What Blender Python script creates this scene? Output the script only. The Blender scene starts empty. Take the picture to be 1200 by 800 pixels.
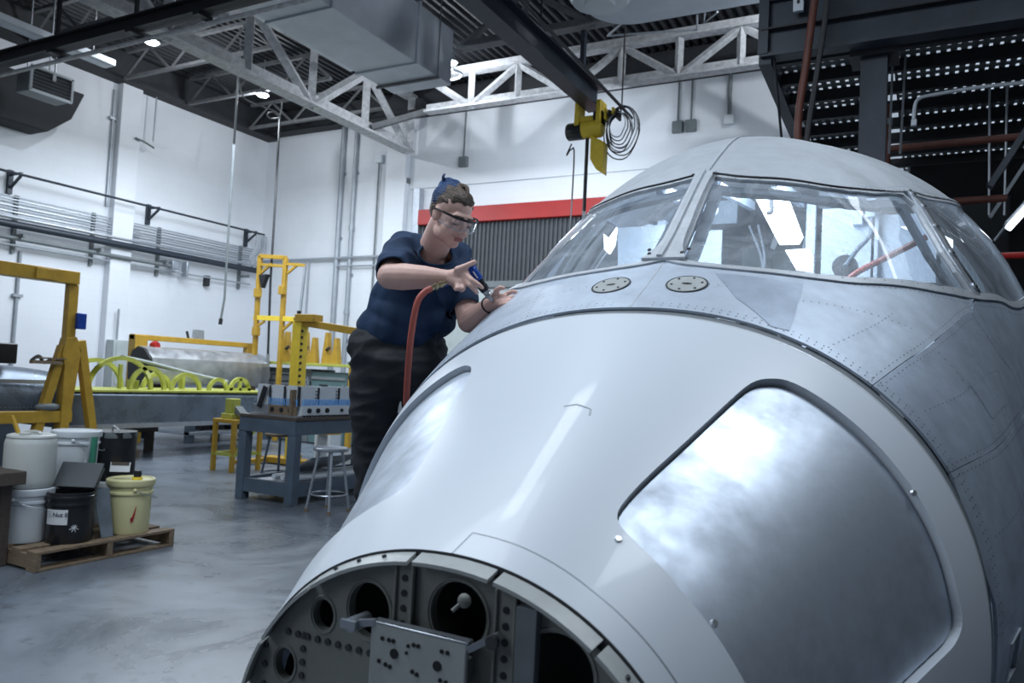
import bpy, bmesh, math, random
from math import sin, cos, pi, radians, sqrt
from mathutils import Vector, Matrix, Quaternion
from mathutils.geometry import delaunay_2d_cdt
random.seed(7)
SC = bpy.context.scene
COL = SC.collection

# ------------------------------------------------------------------ camera
cam_data = bpy.data.cameras.new('camera')
cam_data.sensor_width = 36.0
cam_data.lens = 905.0 / 1200.0 * 36.0
cam_data.clip_start = 0.05
cam_data.clip_end = 200
cam_data.dof.use_dof = True
cam_data.dof.focus_distance = 2.9
cam_data.dof.aperture_fstop = 5.0
camera = bpy.data.objects.new('camera', cam_data)
COL.objects.link(camera)
YAW, PIT, ROL = radians(-28.2), radians(2.7), radians(2.85)
fw = Vector((sin(YAW) * cos(PIT), cos(YAW) * cos(PIT), sin(PIT)))
rr = Vector((cos(YAW), -sin(YAW), 0))
uu = rr.cross(fw)
r_ = rr * cos(ROL) + uu * sin(ROL)
u_ = -rr * sin(ROL) + uu * cos(ROL)
camera.matrix_world = Matrix(((r_.x, u_.x, -fw.x, 0), (r_.y, u_.y, -fw.y, 0), (r_.z, u_.z, -fw.z, 1.38), (0, 0, 0, 1)))
SC.camera = camera

# ------------------------------------------------------------------ world, exposure
world = bpy.data.worlds.new('hangar_air')
SC.world = world
world.use_nodes = True
world.node_tree.nodes['Background'].inputs[0].default_value = (0.45, 0.56, 0.75, 1)
world.node_tree.nodes['Background'].inputs[1].default_value = 0.25
vs = SC.view_settings
vs.view_transform = 'Standard'
vs.look = 'None'
vs.exposure = 0.0
vs.gamma = 1.0
vs.use_curve_mapping = False

# ------------------------------------------------------------------ lights
def area(name, loc, target, size, power, col=(0.80, 0.90, 1.0), sy=None):
    l = bpy.data.lights.new(name, 'AREA')
    l.energy = power
    l.color = col
    l.size = size
    if sy:
        l.shape = 'RECTANGLE'
        l.size_y = sy
    o = bpy.data.objects.new(name, l)
    o.location = loc
    d = Vector(target) - Vector(loc)
    o.rotation_euler = d.to_track_quat('-Z', 'Y').to_euler()
    COL.objects.link(o)
    return o

def point(name, loc, power, rad=0.06, col=(0.88, 0.94, 1.0)):
    l = bpy.data.lights.new(name, 'POINT')
    l.energy = power
    l.color = col
    l.shadow_soft_size = rad
    o = bpy.data.objects.new(name, l)
    o.location = loc
    COL.objects.link(o)
    return o

area('soft_fill', (-3.4, 1.2, 5.35), (-2.6, 1.4, 0), 2.4, 190, sy=3.4)  # added soft fill over the nose, no fixture modelled
area('strip_light_glow', (-2.45, 3.1, 5.40), (-2.45, 3.1, 0), .34, 22, sy=1.5)
area('strip_light_glow', (.95, 2.55, 5.2), (.5, 2.3, 0), 1.3, 85, sy=1.4)
area('soft_fill', (-9.4, 8.4, 5.2), (-9.6, 8.6, 0), 3.2, 400, sy=4.4)  # added soft fill washing the walls and floor of the left bay
area('soft_fill', (-5.5, -3.2, 5.3), (-3.5, 4.0, 1.2), 4.0, 120)  # added soft fill from behind the camera
area('soft_fill', (-5.0, 10.0, 4.6), (-7.0, 12.8, 3.0), 3.0, 120)  # added soft fill turned on the back wall

# ------------------------------------------------------------------ materials
def new_mat(name):
    m = bpy.data.materials.new(name)
    m.use_nodes = True
    return m, m.node_tree, m.node_tree.nodes['Principled BSDF']

def mat(name, col, rough=0.5, metal=0.0, var=0.08, scale=6.0, bump=0.0, bscale=60.0, rvar=0.0, spec=0.5, coat=0.0, stretch=None, col2=None):
    m, nt, b = new_mat(name)
    b.inputs['Metallic'].default_value = metal
    b.inputs['Roughness'].default_value = rough
    b.inputs['Specular IOR Level'].default_value = spec
    if coat:
        b.inputs['Coat Weight'].default_value = coat
        b.inputs['Coat Roughness'].default_value = 0.06
    tc = nt.nodes.new('ShaderNodeTexCoord')
    src = tc.outputs['Object']
    if stretch:
        mp = nt.nodes.new('ShaderNodeMapping')
        mp.inputs['Scale'].default_value = stretch
        nt.links.new(src, mp.inputs[0])
        src = mp.outputs[0]
    n = nt.nodes.new('ShaderNodeTexNoise')
    n.inputs['Scale'].default_value = scale
    n.inputs['Detail'].default_value = 6
    n.inputs['Roughness'].default_value = 0.6
    nt.links.new(src, n.inputs['Vector'])
    r = nt.nodes.new('ShaderNodeValToRGB')
    r.color_ramp.elements[0].position = 0.3
    r.color_ramp.elements[1].position = 0.7
    c2 = col2 if col2 else tuple(min(1, c * (1 + var)) for c in col)
    c1 = tuple(c * (1 - var) for c in col)
    r.color_ramp.elements[0].color = (*c1, 1)
    r.color_ramp.elements[1].color = (*c2, 1)
    nt.links.new(n.outputs[0], r.inputs[0])
    nt.links.new(r.outputs[0], b.inputs['Base Color'])
    if rvar:
        mr = nt.nodes.new('ShaderNodeMapRange')
        mr.inputs[1].default_value = 0.3
        mr.inputs[2].default_value = 0.7
        mr.inputs[3].default_value = max(0.02, rough - rvar)
        mr.inputs[4].default_value = rough + rvar
        nt.links.new(n.outputs[0], mr.inputs[0])
        nt.links.new(mr.outputs[0], b.inputs['Roughness'])
    if bump:
        n2 = nt.nodes.new('ShaderNodeTexNoise')
        n2.inputs['Scale'].default_value = bscale
        n2.inputs['Detail'].default_value = 4
        nt.links.new(src, n2.inputs['Vector'])
        bp = nt.nodes.new('ShaderNodeBump')
        bp.inputs['Strength'].default_value = bump
        bp.inputs['Distance'].default_value = 0.02
        nt.links.new(n2.outputs[0], bp.inputs['Height'])
        nt.links.new(bp.outputs[0], b.inputs['Normal'])
    return m

def emit_mat(name, col, power):
    m, nt, b = new_mat(name)
    b.inputs['Base Color'].default_value = (*col, 1)
    b.inputs['Emission Color'].default_value = (*col, 1)
    b.inputs['Emission Strength'].default_value = power
    return m

def glass_mat(name, tint=(0.86, 0.92, 0.97), dust=0.12, gloss_rough=0.03):
    m, nt, b = new_mat(name)
    out = nt.nodes['Material Output']
    nt.nodes.remove(b)
    tr = nt.nodes.new('ShaderNodeBsdfTransparent')
    tr.inputs[0].default_value = (*tint, 1)
    gl = nt.nodes.new('ShaderNodeBsdfGlossy')
    gl.inputs['Roughness'].default_value = gloss_rough
    fr = nt.nodes.new('ShaderNodeFresnel')
    fr.inputs[0].default_value = 1.5
    df = nt.nodes.new('ShaderNodeBsdfDiffuse')
    df.inputs[0].default_value = (0.68, 0.75, 0.84, 1)
    tc = nt.nodes.new('ShaderNodeTexCoord')
    n = nt.nodes.new('ShaderNodeTexNoise')
    n.inputs['Scale'].default_value = 5
    n.inputs['Detail'].default_value = 8
    n.inputs['Roughness'].default_value = 0.65
    n.inputs['Distortion'].default_value = 1.2
    nt.links.new(tc.outputs['Object'], n.inputs['Vector'])
    mr = nt.nodes.new('ShaderNodeMapRange')
    mr.inputs[1].default_value = 0.35
    mr.inputs[2].default_value = 0.75
    mr.inputs[3].default_value = dust * 0.6
    mr.inputs[4].default_value = dust * 1.8
    nt.links.new(n.outputs[0], mr.inputs[0])
    m1 = nt.nodes.new('ShaderNodeMixShader')
    nt.links.new(mr.outputs[0], m1.inputs[0])
    nt.links.new(tr.outputs[0], m1.inputs[1])
    nt.links.new(df.outputs[0], m1.inputs[2])
    m2 = nt.nodes.new('ShaderNodeMixShader')
    nt.links.new(fr.outputs[0], m2.inputs[0])
    nt.links.new(m1.outputs[0], m2.inputs[1])
    nt.links.new(gl.outputs[0], m2.inputs[2])
    nt.links.new(m2.outputs[0], out.inputs[0])
    return m

M = {}
M['white_paint'] = mat('glossy_white_paint', (0.64, 0.69, 0.76), 0.38, 0, 0.015, 2.5, coat=0.18)
M['primer'] = mat('grey_green_primer', (0.20, 0.21, 0.195), 0.6, 0, 0.12, 7, 0.05, 40)  # primer darkened: the bulkhead's shade is put into this colour
M['flange'] = mat('pale_flange', (0.40, 0.42, 0.42), 0.4, 0, 0.10, 12, 0.05, 40)
M['seal'] = mat('grey_sealant', (0.16, 0.18, 0.20), 0.6, 0, 0.15, 20)
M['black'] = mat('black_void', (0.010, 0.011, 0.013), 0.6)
M['dark_line'] = mat('dark_fastener', (0.04, 0.045, 0.05), 0.5)
M['bolt'] = mat('steel_bolt', (0.55, 0.57, 0.6), 0.35, 0.9)
M['frame_metal'] = mat('window_frame_metal', (0.55, 0.58, 0.62), 0.42, 0.35, 0.10, 16, 0.08, 60)
M['post_metal'] = mat('window_post_aluminium', (0.50, 0.54, 0.60), 0.38, 0.7, 0.12, 14, 0.08, 60)
M['glass'] = glass_mat('dusty_windshield_glass', (0.80, 0.87, 0.94), 0.26)
M['clear'] = glass_mat('clear_plastic', (0.93, 0.96, 0.98), 0.05)
M['wall'] = None
M['yellow'] = mat('yellow_enamel', (0.44, 0.265, 0.03), 0.42, 0, 0.15, 8, 0.05, 50)
M['yellow_bright'] = mat('bright_yellow_plastic', (0.80, 0.58, 0.05), 0.45, 0, 0.10, 8)
M['lime_primer'] = mat('yellow_green_primer', (0.42, 0.44, 0.085), 0.5, 0, 0.15, 9)
M['grey_skin'] = mat('grey_wing_skin', (0.13, 0.16, 0.20), 0.30, 0.45, 0.25, 4, 0.03, 10, rvar=0.1)
M['silver_skin'] = mat('silver_wing_skin', (0.46, 0.47, 0.49), 0.36, 0.75, 0.22, 5, rvar=0.1)
M['table_grey'] = mat('blue_grey_table_paint', (0.085, 0.115, 0.155), 0.45, 0, 0.15, 6, 0.04, 40)
M['light_steel'] = mat('light_steel', (0.42, 0.45, 0.50), 0.35, 0.7, 0.1, 10)
M['steel_dark'] = mat('dark_blue_steel', (0.025, 0.034, 0.050), 0.45, 0.1, 0.2, 6)
M['black_steel'] = mat('black_steel', (0.018, 0.020, 0.024), 0.5, 0.1, 0.2, 6)
M['truss'] = mat('sprayed_truss_paint', (0.48, 0.49, 0.51), 0.8, 0, 0.25, 12, 0.7, 55)
M['truss_dark'] = mat('grey_truss_paint', (0.15, 0.155, 0.165), 0.75, 0, 0.2, 10, 0.4, 50)
M['deck'] = mat('roof_deck_paint', (0.026, 0.028, 0.033), 0.7, 0, 0.2, 8)
M['duct'] = mat('duct_sheet_metal', (0.56, 0.60, 0.66), 0.55, 0.15, 0.08, 3, 0.03, 6)
M['conduit'] = mat('grey_conduit', (0.36, 0.39, 0.43), 0.45, 0.3, 0.1, 8)
M['cable'] = mat('black_cable', (0.02, 0.022, 0.026), 0.5)
M['wood'] = mat('weathered_pallet_wood', (0.20, 0.145, 0.095), 0.75, 0, 0.3, 5, 0.3, 40, stretch=(1, 8, 8))
M['wood_dark'] = mat('dark_brown_wood', (0.075, 0.058, 0.048), 0.6, 0, 0.25, 5, 0.2, 40, stretch=(1, 8, 8))
M['white_plastic'] = mat('white_plastic', (0.62, 0.66, 0.70), 0.4, 0, 0.05, 4)
M['natural_plastic'] = mat('natural_jug_plastic', (0.50, 0.52, 0.50), 0.4, 0, 0.06, 4)
M['cream_plastic'] = mat('cream_yellow_plastic', (0.66, 0.62, 0.34), 0.4, 0, 0.05, 4)
M['black_plastic'] = mat('black_plastic', (0.015, 0.016, 0.019), 0.28, 0, 0.2, 8, 0.25, 18)
M['paper'] = mat('paper_label', (0.62, 0.64, 0.66), 0.7)
M['ink'] = mat('dark_ink', (0.02, 0.03, 0.06), 0.6)
M['red_paint'] = mat('red_paint', (0.36, 0.014, 0.012), 0.42, 0, 0.1, 3)
M['red_hose'] = mat('red_rubber_hose', (0.34, 0.075, 0.055), 0.45, 0, 0.1, 20)
M['red_pipe'] = mat('rusty_red_pipe', (0.12, 0.038, 0.026), 0.55, 0, 0.2, 8)
M['shutter'] = mat('dark_shutter', (0.070, 0.076, 0.085), 0.5, 0.1, 0.1, 6)
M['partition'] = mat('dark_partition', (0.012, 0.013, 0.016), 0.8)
M['hood'] = mat('dark_hood_paint', (0.022, 0.024, 0.028), 0.8)
M['machine'] = mat('teal_machine_paint', (0.12, 0.20, 0.21), 0.45, 0, 0.1, 6)
M['machine_grey'] = mat('grey_machine_paint', (0.15, 0.17, 0.18), 0.5, 0, 0.1, 6)
M['cream_box'] = mat('cream_enclosure', (0.42, 0.46, 0.46), 0.5)
M['blue_plastic'] = mat('blue_plastic', (0.010, 0.055, 0.32), 0.3, 0.2, 0.1, 8)
M['blue_clip'] = mat('light_blue_clip', (0.16, 0.42, 0.85), 0.35)
M['green_cloth'] = mat('green_brush', (0.02, 0.16, 0.10), 0.6)
M['brass'] = mat('brass_fitting', (0.36, 0.31, 0.20), 0.3, 0.9)
M['skin'] = mat('human_skin', (0.66, 0.42, 0.36), 0.5, 0, 0.06, 18, 0.05, 160)
M['lips'] = mat('lip_skin', (0.42, 0.16, 0.15), 0.45, 0, 0.05, 20)
M['shirt'] = mat('navy_cotton', (0.006, 0.027, 0.074), 0.85, 0, 0.2, 9, 0.35, 14, stretch=(1, 1, 0.45))
M['pants'] = mat('charcoal_trouser_cloth', (0.018, 0.020, 0.025), 0.8, 0, 0.25, 9, 0.45, 11, stretch=(1, 1, 1.6))
M['hair'] = mat('brown_hair', (0.115, 0.080, 0.060), 0.5, 0, 0.45, 30, 0.8, 60, stretch=(1, 1, 5))
M['hair_blue'] = mat('blue_dyed_hair', (0.008, 0.050, 0.17), 0.45, 0, 0.5, 30, 0.8, 60, stretch=(1, 1, 5))
M['eye_white'] = mat('eye_white', (0.7, 0.7, 0.7), 0.3)
M['lamp'] = emit_mat('lit_lamp_lens', (0.88, 0.95, 1.0), 28.0)
M['tube_light'] = emit_mat('fluorescent_tube', (0.86, 0.93, 1.0), 3.2)
M['pane_glint'] = emit_mat('glowing_reflection', (0.92, 0.97, 1.0), 2.6)  # glow standing in for reflections on the windshield
M['interior_white'] = mat('interior_white_panel', (0.62, 0.70, 0.80), 0.5, 0, 0.06, 4)
M['inner_frame'] = mat('blue_grey_inner_frame', (0.20, 0.24, 0.29), 0.5, 0, 0.15, 8)
M['interior_grey'] = mat('interior_grey', (0.14, 0.17, 0.20), 0.6, 0, 0.3, 7)
M['interior_green'] = mat('interior_dark_green', (0.06, 0.075, 0.08), 0.6, 0, 0.4, 9)

def aluminium(name, base, rough, seed=0.0, patch=0.25, metal=.6):
    m, nt, b = new_mat(name)
    b.inputs['Metallic'].default_value = metal
    tc = nt.nodes.new('ShaderNodeTexCoord')
    mp = nt.nodes.new('ShaderNodeMapping')
    mp.inputs['Location'].default_value = (seed, seed * 2, seed * 3)
    nt.links.new(tc.outputs['Object'], mp.inputs[0])
    n = nt.nodes.new('ShaderNodeTexNoise')
    n.inputs['Scale'].default_value = 2.2
    n.inputs['Detail'].default_value = 7
    n.inputs['Roughness'].default_value = 0.62
    n.inputs['Distortion'].default_value = 0.6
    nt.links.new(mp.outputs[0], n.inputs['Vector'])
    n3 = nt.nodes.new('ShaderNodeTexNoise')
    n3.inputs['Scale'].default_value = 14
    n3.inputs['Detail'].default_value = 5
    nt.links.new(mp.outputs[0], n3.inputs['Vector'])
    ad = nt.nodes.new('ShaderNodeMath')
    ad.operation = 'MULTIPLY_ADD'
    ad.inputs[1].default_value = 0.35
    nt.links.new(n3.outputs[0], ad.inputs[0])
    sc = nt.nodes.new('ShaderNodeMath')
    sc.operation = 'MULTIPLY'
    sc.inputs[1].default_value = 0.65
    nt.links.new(n.outputs[0], sc.inputs[0])
    nt.links.new(sc.outputs[0], ad.inputs[2])
    r = nt.nodes.new('ShaderNodeValToRGB')
    r.color_ramp.elements[0].position = 0.36
    r.color_ramp.elements[1].position = 0.62
    r.color_ramp.elements[0].color = (*[c * (1 - patch) for c in base], 1)
    r.color_ramp.elements[1].color = (*[min(1, c * (1 + patch * 0.6)) for c in base], 1)
    nt.links.new(ad.outputs[0], r.inputs[0])
    nt.links.new(r.outputs[0], b.inputs['Base Color'])
    mr = nt.nodes.new('ShaderNodeMapRange')
    mr.inputs[1].default_value = 0.35
    mr.inputs[2].default_value = 0.65
    mr.inputs[3].default_value = rough + 0.12
    mr.inputs[4].default_value = rough - 0.06
    nt.links.new(ad.outputs[0], mr.inputs[0])
    nt.links.new(mr.outputs[0], b.inputs['Roughness'])
    bp = nt.nodes.new('ShaderNodeBump')
    bp.inputs['Strength'].default_value = 0.10
    bp.inputs['Distance'].default_value = 0.02
    nt.links.new(ad.outputs[0], bp.inputs['Height'])
    nt.links.new(bp.outputs[0], b.inputs['Normal'])
    return m

M['alu'] = aluminium('bare_aluminium_skin', (0.56, 0.63, 0.73), 0.42, 0, 0.26, .45)
M['alu2'] = aluminium('bare_aluminium_skin_dull', (0.47, 0.54, 0.65), 0.40, 3.7, 0.30, .5)
M['alu_panel'] = aluminium('polished_aluminium_panel', (0.60, 0.66, 0.75), 0.46, 9.1, 0.30, .85)
M['alu_roof'] = aluminium('satin_aluminium_roof', (0.47, 0.50, 0.54), 0.5, 5.3, 0.16, .3)

def wall_mat():
    m, nt, b = new_mat('painted_block_wall')
    b.inputs['Roughness'].default_value = 0.55
    tc = nt.nodes.new('ShaderNodeTexCoord')
    sx = nt.nodes.new('ShaderNodeSeparateXYZ')
    nt.links.new(tc.outputs['Object'], sx.inputs[0])
    ad = nt.nodes.new('ShaderNodeMath')
    nt.links.new(sx.outputs[0], ad.inputs[0])
    nt.links.new(sx.outputs[1], ad.inputs[1])
    cb = nt.nodes.new('ShaderNodeCombineXYZ')
    nt.links.new(ad.outputs[0], cb.inputs[0])
    nt.links.new(sx.outputs[2], cb.inputs[1])
    br = nt.nodes.new('ShaderNodeTexBrick')
    br.inputs['Scale'].default_value = 1.0
    br.inputs['Brick Width'].default_value = 0.4
    br.inputs['Row Height'].default_value = 0.2
    br.inputs['Mortar Size'].default_value = 0.006
    br.inputs['Mortar Smooth'].default_value = 0.6
    br.inputs['Color1'].default_value = (1, 1, 1, 1)
    br.inputs['Color2'].default_value = (0.97, 0.97, 0.97, 1)
    br.inputs['Mortar'].default_value = (0.0, 0.0, 0.0, 1)
    nt.links.new(cb.outputs[0], br.inputs['Vector'])
    n = nt.nodes.new('ShaderNodeTexNoise')
    n.inputs['Scale'].default_value = 0.8
    n.inputs['Detail'].default_value = 6
    nt.links.new(tc.outputs['Object'], n.inputs['Vector'])
    r = nt.nodes.new('ShaderNodeValToRGB')
    r.color_ramp.elements[0].position = 0.3
    r.color_ramp.elements[1].position = 0.7
    r.color_ramp.elements[0].color = (0.68, 0.71, 0.76, 1)
    r.color_ramp.elements[1].color = (0.76, 0.785, 0.83, 1)
    nt.links.new(n.outputs[0], r.inputs[0])
    mx = nt.nodes.new('ShaderNodeMix')
    mx.data_type = 'RGBA'
    mx.blend_type = 'MULTIPLY'
    mx.inputs[0].default_value = 0.045
    nt.links.new(r.outputs[0], mx.inputs[6])
    nt.links.new(br.outputs[0], mx.inputs[7])
    nt.links.new(mx.outputs[2], b.inputs['Base Color'])
    bp = nt.nodes.new('ShaderNodeBump')
    bp.inputs['Strength'].default_value = 0.12
    bp.inputs['Distance'].default_value = 0.006
    nt.links.new(br.outputs[0], bp.inputs['Height'])
    nt.links.new(bp.outputs[0], b.inputs['Normal'])
    return m
M['wall'] = wall_mat()

def floor_mat():
    m, nt, b = new_mat('sealed_concrete_floor')
    tc = nt.nodes.new('ShaderNodeTexCoord')
    n = nt.nodes.new('ShaderNodeTexNoise')
    n.inputs['Scale'].default_value = 1.1
    n.inputs['Detail'].default_value = 9
    n.inputs['Roughness'].default_value = 0.68
    n.inputs['Distortion'].default_value = 0.8
    nt.links.new(tc.outputs['Object'], n.inputs['Vector'])
    r = nt.nodes.new('ShaderNodeValToRGB')
    r.color_ramp.elements[0].position = 0.33
    r.color_ramp.elements[1].position = 0.68
    r.color_ramp.elements[0].color = (0.090, 0.106, 0.130, 1)
    r.color_ramp.elements[1].color = (0.172, 0.197, 0.235, 1)
    nt.links.new(n.outputs[0], r.inputs[0])
    v = nt.nodes.new('ShaderNodeTexNoise')
    v.inputs['Scale'].default_value = 9
    v.inputs['Detail'].default_value = 6
    nt.links.new(tc.outputs['Object'], v.inputs['Vector'])
    r2 = nt.nodes.new('ShaderNodeValToRGB')
    r2.color_ramp.elements[0].position = 0.34
    r2.color_ramp.elements[1].position = 0.40
    r2.color_ramp.elements[0].color = (0.72, 0.72, 0.72, 1)
    r2.color_ramp.elements[1].color = (1, 1, 1, 1)
    nt.links.new(v.outputs[0], r2.inputs[0])
    mx = nt.nodes.new('ShaderNodeMix')
    mx.data_type = 'RGBA'
    mx.blend_type = 'MULTIPLY'
    mx.inputs[0].default_value = 1.0
    nt.links.new(r.outputs[0], mx.inputs[6])
    nt.links.new(r2.outputs[0], mx.inputs[7])
    nt.links.new(mx.outputs[2], b.inputs['Base Color'])
    mr = nt.nodes.new('ShaderNodeMapRange')
    mr.inputs[1].default_value = 0.3
    mr.inputs[2].default_value = 0.7
    mr.inputs[3].default_value = 0.20
    mr.inputs[4].default_value = 0.42
    nt.links.new(n.outputs[0], mr.inputs[0])
    nt.links.new(mr.outputs[0], b.inputs['Roughness'])
    bp = nt.nodes.new('ShaderNodeBump')
    bp.inputs['Strength'].default_value = 0.08
    bp.inputs['Distance'].default_value = 0.02
    nt.links.new(v.outputs[0], bp.inputs['Height'])
    nt.links.new(bp.outputs[0], b.inputs['Normal'])
    return m
M['floor'] = floor_mat()

# ------------------------------------------------------------------ mesh builder
def V(p):
    return Vector(p)

class MB:
    def __init__(s):
        s.v = []
        s.f = []
    def add(s, vs_, fs):
        k = len(s.v)
        s.v += [tuple(p) for p in vs_]
        s.f += [tuple(i + k for i in f) for f in fs]
        return s
    def bx(s, x0, x1, y0, y1, z0, z1):
        vs_ = [(x, y, z) for x in (x0, x1) for y in (y0, y1) for z in (z0, z1)]
        return s.add(vs_, [(0, 1, 3, 2), (4, 6, 7, 5), (0, 4, 5, 1), (2, 3, 7, 6), (0, 2, 6, 4), (1, 5, 7, 3)])
    def box(s, c, size, rot=None):
        hx, hy, hz = [q / 2 for q in size]
        vs_ = [Vector((x, y, z)) for x in (-hx, hx) for y in (-hy, hy) for z in (-hz, hz)]
        if rot is not None:
            vs_ = [rot @ p for p in vs_]
        vs_ = [p + V(c) for p in vs_]
        return s.add(vs_, [(0, 1, 3, 2), (4, 6, 7, 5), (0, 4, 5, 1), (2, 3, 7, 6), (0, 2, 6, 4), (1, 5, 7, 3)])
    def bar(s, p0, p1, w, h, up=(0, 0, 1)):
        p0, p1 = V(p0), V(p1)
        d = (p1 - p0).normalized()
        a = d.cross(V(up))
        if a.length < 1e-3:
            a = d.cross(Vector((1, 0, 0)))
        a.normalize()
        b = a.cross(d).normalized()
        vs_ = []
        for p in (p0, p1):
            for i, j in ((-1, -1), (1, -1), (1, 1), (-1, 1)):
                vs_.append(p + a * (i * w / 2) + b * (j * h / 2))
        return s.add(vs_, [(0, 1, 2, 3), (7, 6, 5, 4), (0, 4, 5, 1), (1, 5, 6, 2), (2, 6, 7, 3), (3, 7, 4, 0)])
    def tube(s, pts, r, n=8, caps=True):
        pts = [V(p) for p in pts]
        rs = r if isinstance(r, (list, tuple)) else [r] * len(pts)
        rings = []
        prev = None
        for i, p in enumerate(pts):
            if i == 0:
                d = pts[1] - pts[0]
            elif i == len(pts) - 1:
                d = pts[-1] - pts[-2]
            else:
                d = (pts[i + 1] - p).normalized() + (p - pts[i - 1]).normalized()
            if d.length < 1e-9:
                d = Vector((0, 0, 1))
            d.normalize()
            if prev is None:
                a = d.orthogonal().normalized()
            else:
                a = prev - d * prev.dot(d)
                a.normalize()
            prev = a
            b = d.cross(a)
            rings.append([p + (a * cos(2 * pi * k / n) + b * sin(2 * pi * k / n)) * rs[i] for k in range(n)])
        vs_ = [q for g in rings for q in g]
        fs = []
        for i in range(len(rings) - 1):
            for k in range(n):
                fs.append((i * n + k, i * n + (k + 1) % n, (i + 1) * n + (k + 1) % n, (i + 1) * n + k))
        if caps:
            fs.append(tuple(range(n - 1, -1, -1)))
            fs.append(tuple((len(rings) - 1) * n + k for k in range(n)))
        return s.add(vs_, fs)
    def cyl(s, p0, p1, r0, r1=None, n=16):
        return s.tube([p0, p1], [r0, r0 if r1 is None else r1], n)
    def lathe(s, prof, c=(0, 0, 0), n=28, axis=None):
        q = Matrix.Identity(3)
        if axis is not None:
            q = Vector((0, 0, 1)).rotation_difference(V(axis)).to_matrix()
        vs_ = []
        for r, z in prof:
            for k in range(n):
                vs_.append(q @ Vector((r * cos(2 * pi * k / n), r * sin(2 * pi * k / n), z)) + V(c))
        fs = []
        for i in range(len(prof) - 1):
            for k in range(n):
                fs.append((i * n + k, i * n + (k + 1) % n, (i + 1) * n + (k + 1) % n, (i + 1) * n + k))
        if prof[0][0] > 1e-6:
            fs.append(tuple(range(n - 1, -1, -1)))
        if prof[-1][0] > 1e-6:
            fs.append(tuple((len(prof) - 1) * n + k for k in range(n)))
        return s.add(vs_, fs)
    def prism(s, pts, off):
        """polygon pts (3d) extruded by vector off"""
        pts = [V(p) for p in pts]
        o = V(off)
        n = len(pts)
        fs = [tuple(range(n)), tuple(range(2 * n - 1, n - 1, -1))]
        for k in range(n):
            fs.append((k, (k + 1) % n, n + (k + 1) % n, n + k))
        return s.add(pts + [p + o for p in pts], fs)
    def ell(s, c, r, rot=None, nu=16, nv=10):
        vs_ = []
        for j in range(nv + 1):
            th = pi * j / nv
            for k in range(nu):
                p = Vector((r[0] * sin(th) * cos(2 * pi * k / nu), r[1] * sin(th) * sin(2 * pi * k / nu), r[2] * cos(th)))
                if rot is not None:
                    p = rot @ p
                vs_.append(p + V(c))
        fs = []
        for j in range(nv):
            for k in range(nu):
                fs.append((j * nu + k, (j + 1) * nu + k, (j + 1) * nu + (k + 1) % nu, j * nu + (k + 1) % nu))
        return s.add(vs_, fs)
    def cap(s, p0, p1, r0, r1=None, n=14):
        """capsule, tapered"""
        r1 = r0 if r1 is None else r1
        p0, p1 = V(p0), V(p1)
        d = (p1 - p0)
        L = d.length
        d.normalize()
        pts, rs = [], []
        for k in range(0, 5):
            a = pi / 2 * (k + 0.02) / 4
            pts.append(p0 - d * r0 * cos(a))
            rs.append(max(1e-4, r0 * sin(a)))
        for k in range(4, -1, -1):
            a = pi / 2 * (k + 0.02) / 4
            pts.append(p1 + d * r1 * cos(a))
            rs.append(max(1e-4, r1 * sin(a)))
        return s.tube(pts, rs, n)
    def chain(s, pts, rs, n=14):
        for i in range(len(pts) - 1):
            s.cap(pts[i], pts[i + 1], rs[i], rs[i + 1], n)
        return s
    def mesh(s, name, sharp=40, smooth=True):
        me = bpy.data.meshes.new(name)
        me.from_pydata(s.v, [], s.f)
        bm = bmesh.new()
        bm.from_mesh(me)
        bmesh.ops.remove_doubles(bm, verts=bm.verts, dist=1e-5)
        bmesh.ops.recalc_face_normals(bm, faces=bm.faces)
        bm.to_mesh(me)
        bm.free()
        if smooth:
            for p in me.polygons:
                p.use_smooth = True
            me.set_sharp_from_angle(angle=radians(sharp))
        return me
    def build(s, name, m, parent=None, label=None, bevel=0, sharp=40, smooth=True, kind=None):
        me = s.mesh(name, sharp, smooth)
        me.materials.append(m)
        o = bpy.data.objects.new(name, me)
        COL.objects.link(o)
        if parent is not None:
            o.parent = parent
            o.matrix_parent_inverse = world_of(parent).inverted()
        if label:
            o['label'] = label
        if kind:
            o['kind'] = kind
        if bevel:
            b = o.modifiers.new('edge', 'BEVEL')
            b.width = bevel
            b.segments = 2
            b.limit_method = 'ANGLE'
        return o

def world_of(o):
    m = Matrix.Translation(o.location) @ o.rotation_euler.to_matrix().to_4x4()
    if o.parent is not None:
        m = world_of(o.parent) @ o.matrix_parent_inverse @ m
    return m

def tag(o, label, cat, group=None):
    o['label'] = label
    o['category'] = cat
    if group:
        o['group'] = group
    return o

def thing(name, label, cat, loc, group=None):
    o = bpy.data.objects.new(name, None)
    o.empty_display_size = 0.1
    o.location = loc
    COL.objects.link(o)
    return tag(o, label, cat, group)

def struct(name, mb, m, parent=None, label=None, **k):
    o = mb.build(name, m, parent, **k)
    if parent is None:
        o['kind'] = 'structure'
    if label:
        o['label'] = label
    return o

def tree(o):
    return [o] + [q for c in o.children for q in tree(c)]

def copy_tree(o, parent=None):
    c = o.copy()
    COL.objects.link(c)
    if parent is not None:
        c.parent = parent
    for ch in list(o.children):
        copy_tree(ch, c)
    return c

def arc(c, r, a0, a1, n, ux, uy):
    c, ux, uy = V(c), V(ux), V(uy)
    return [c + ux * (r * cos(radians(a0 + (a1 - a0) * i / n))) + uy * (r * sin(radians(a0 + (a1 - a0) * i / n))) for i in range(n + 1)]

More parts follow.
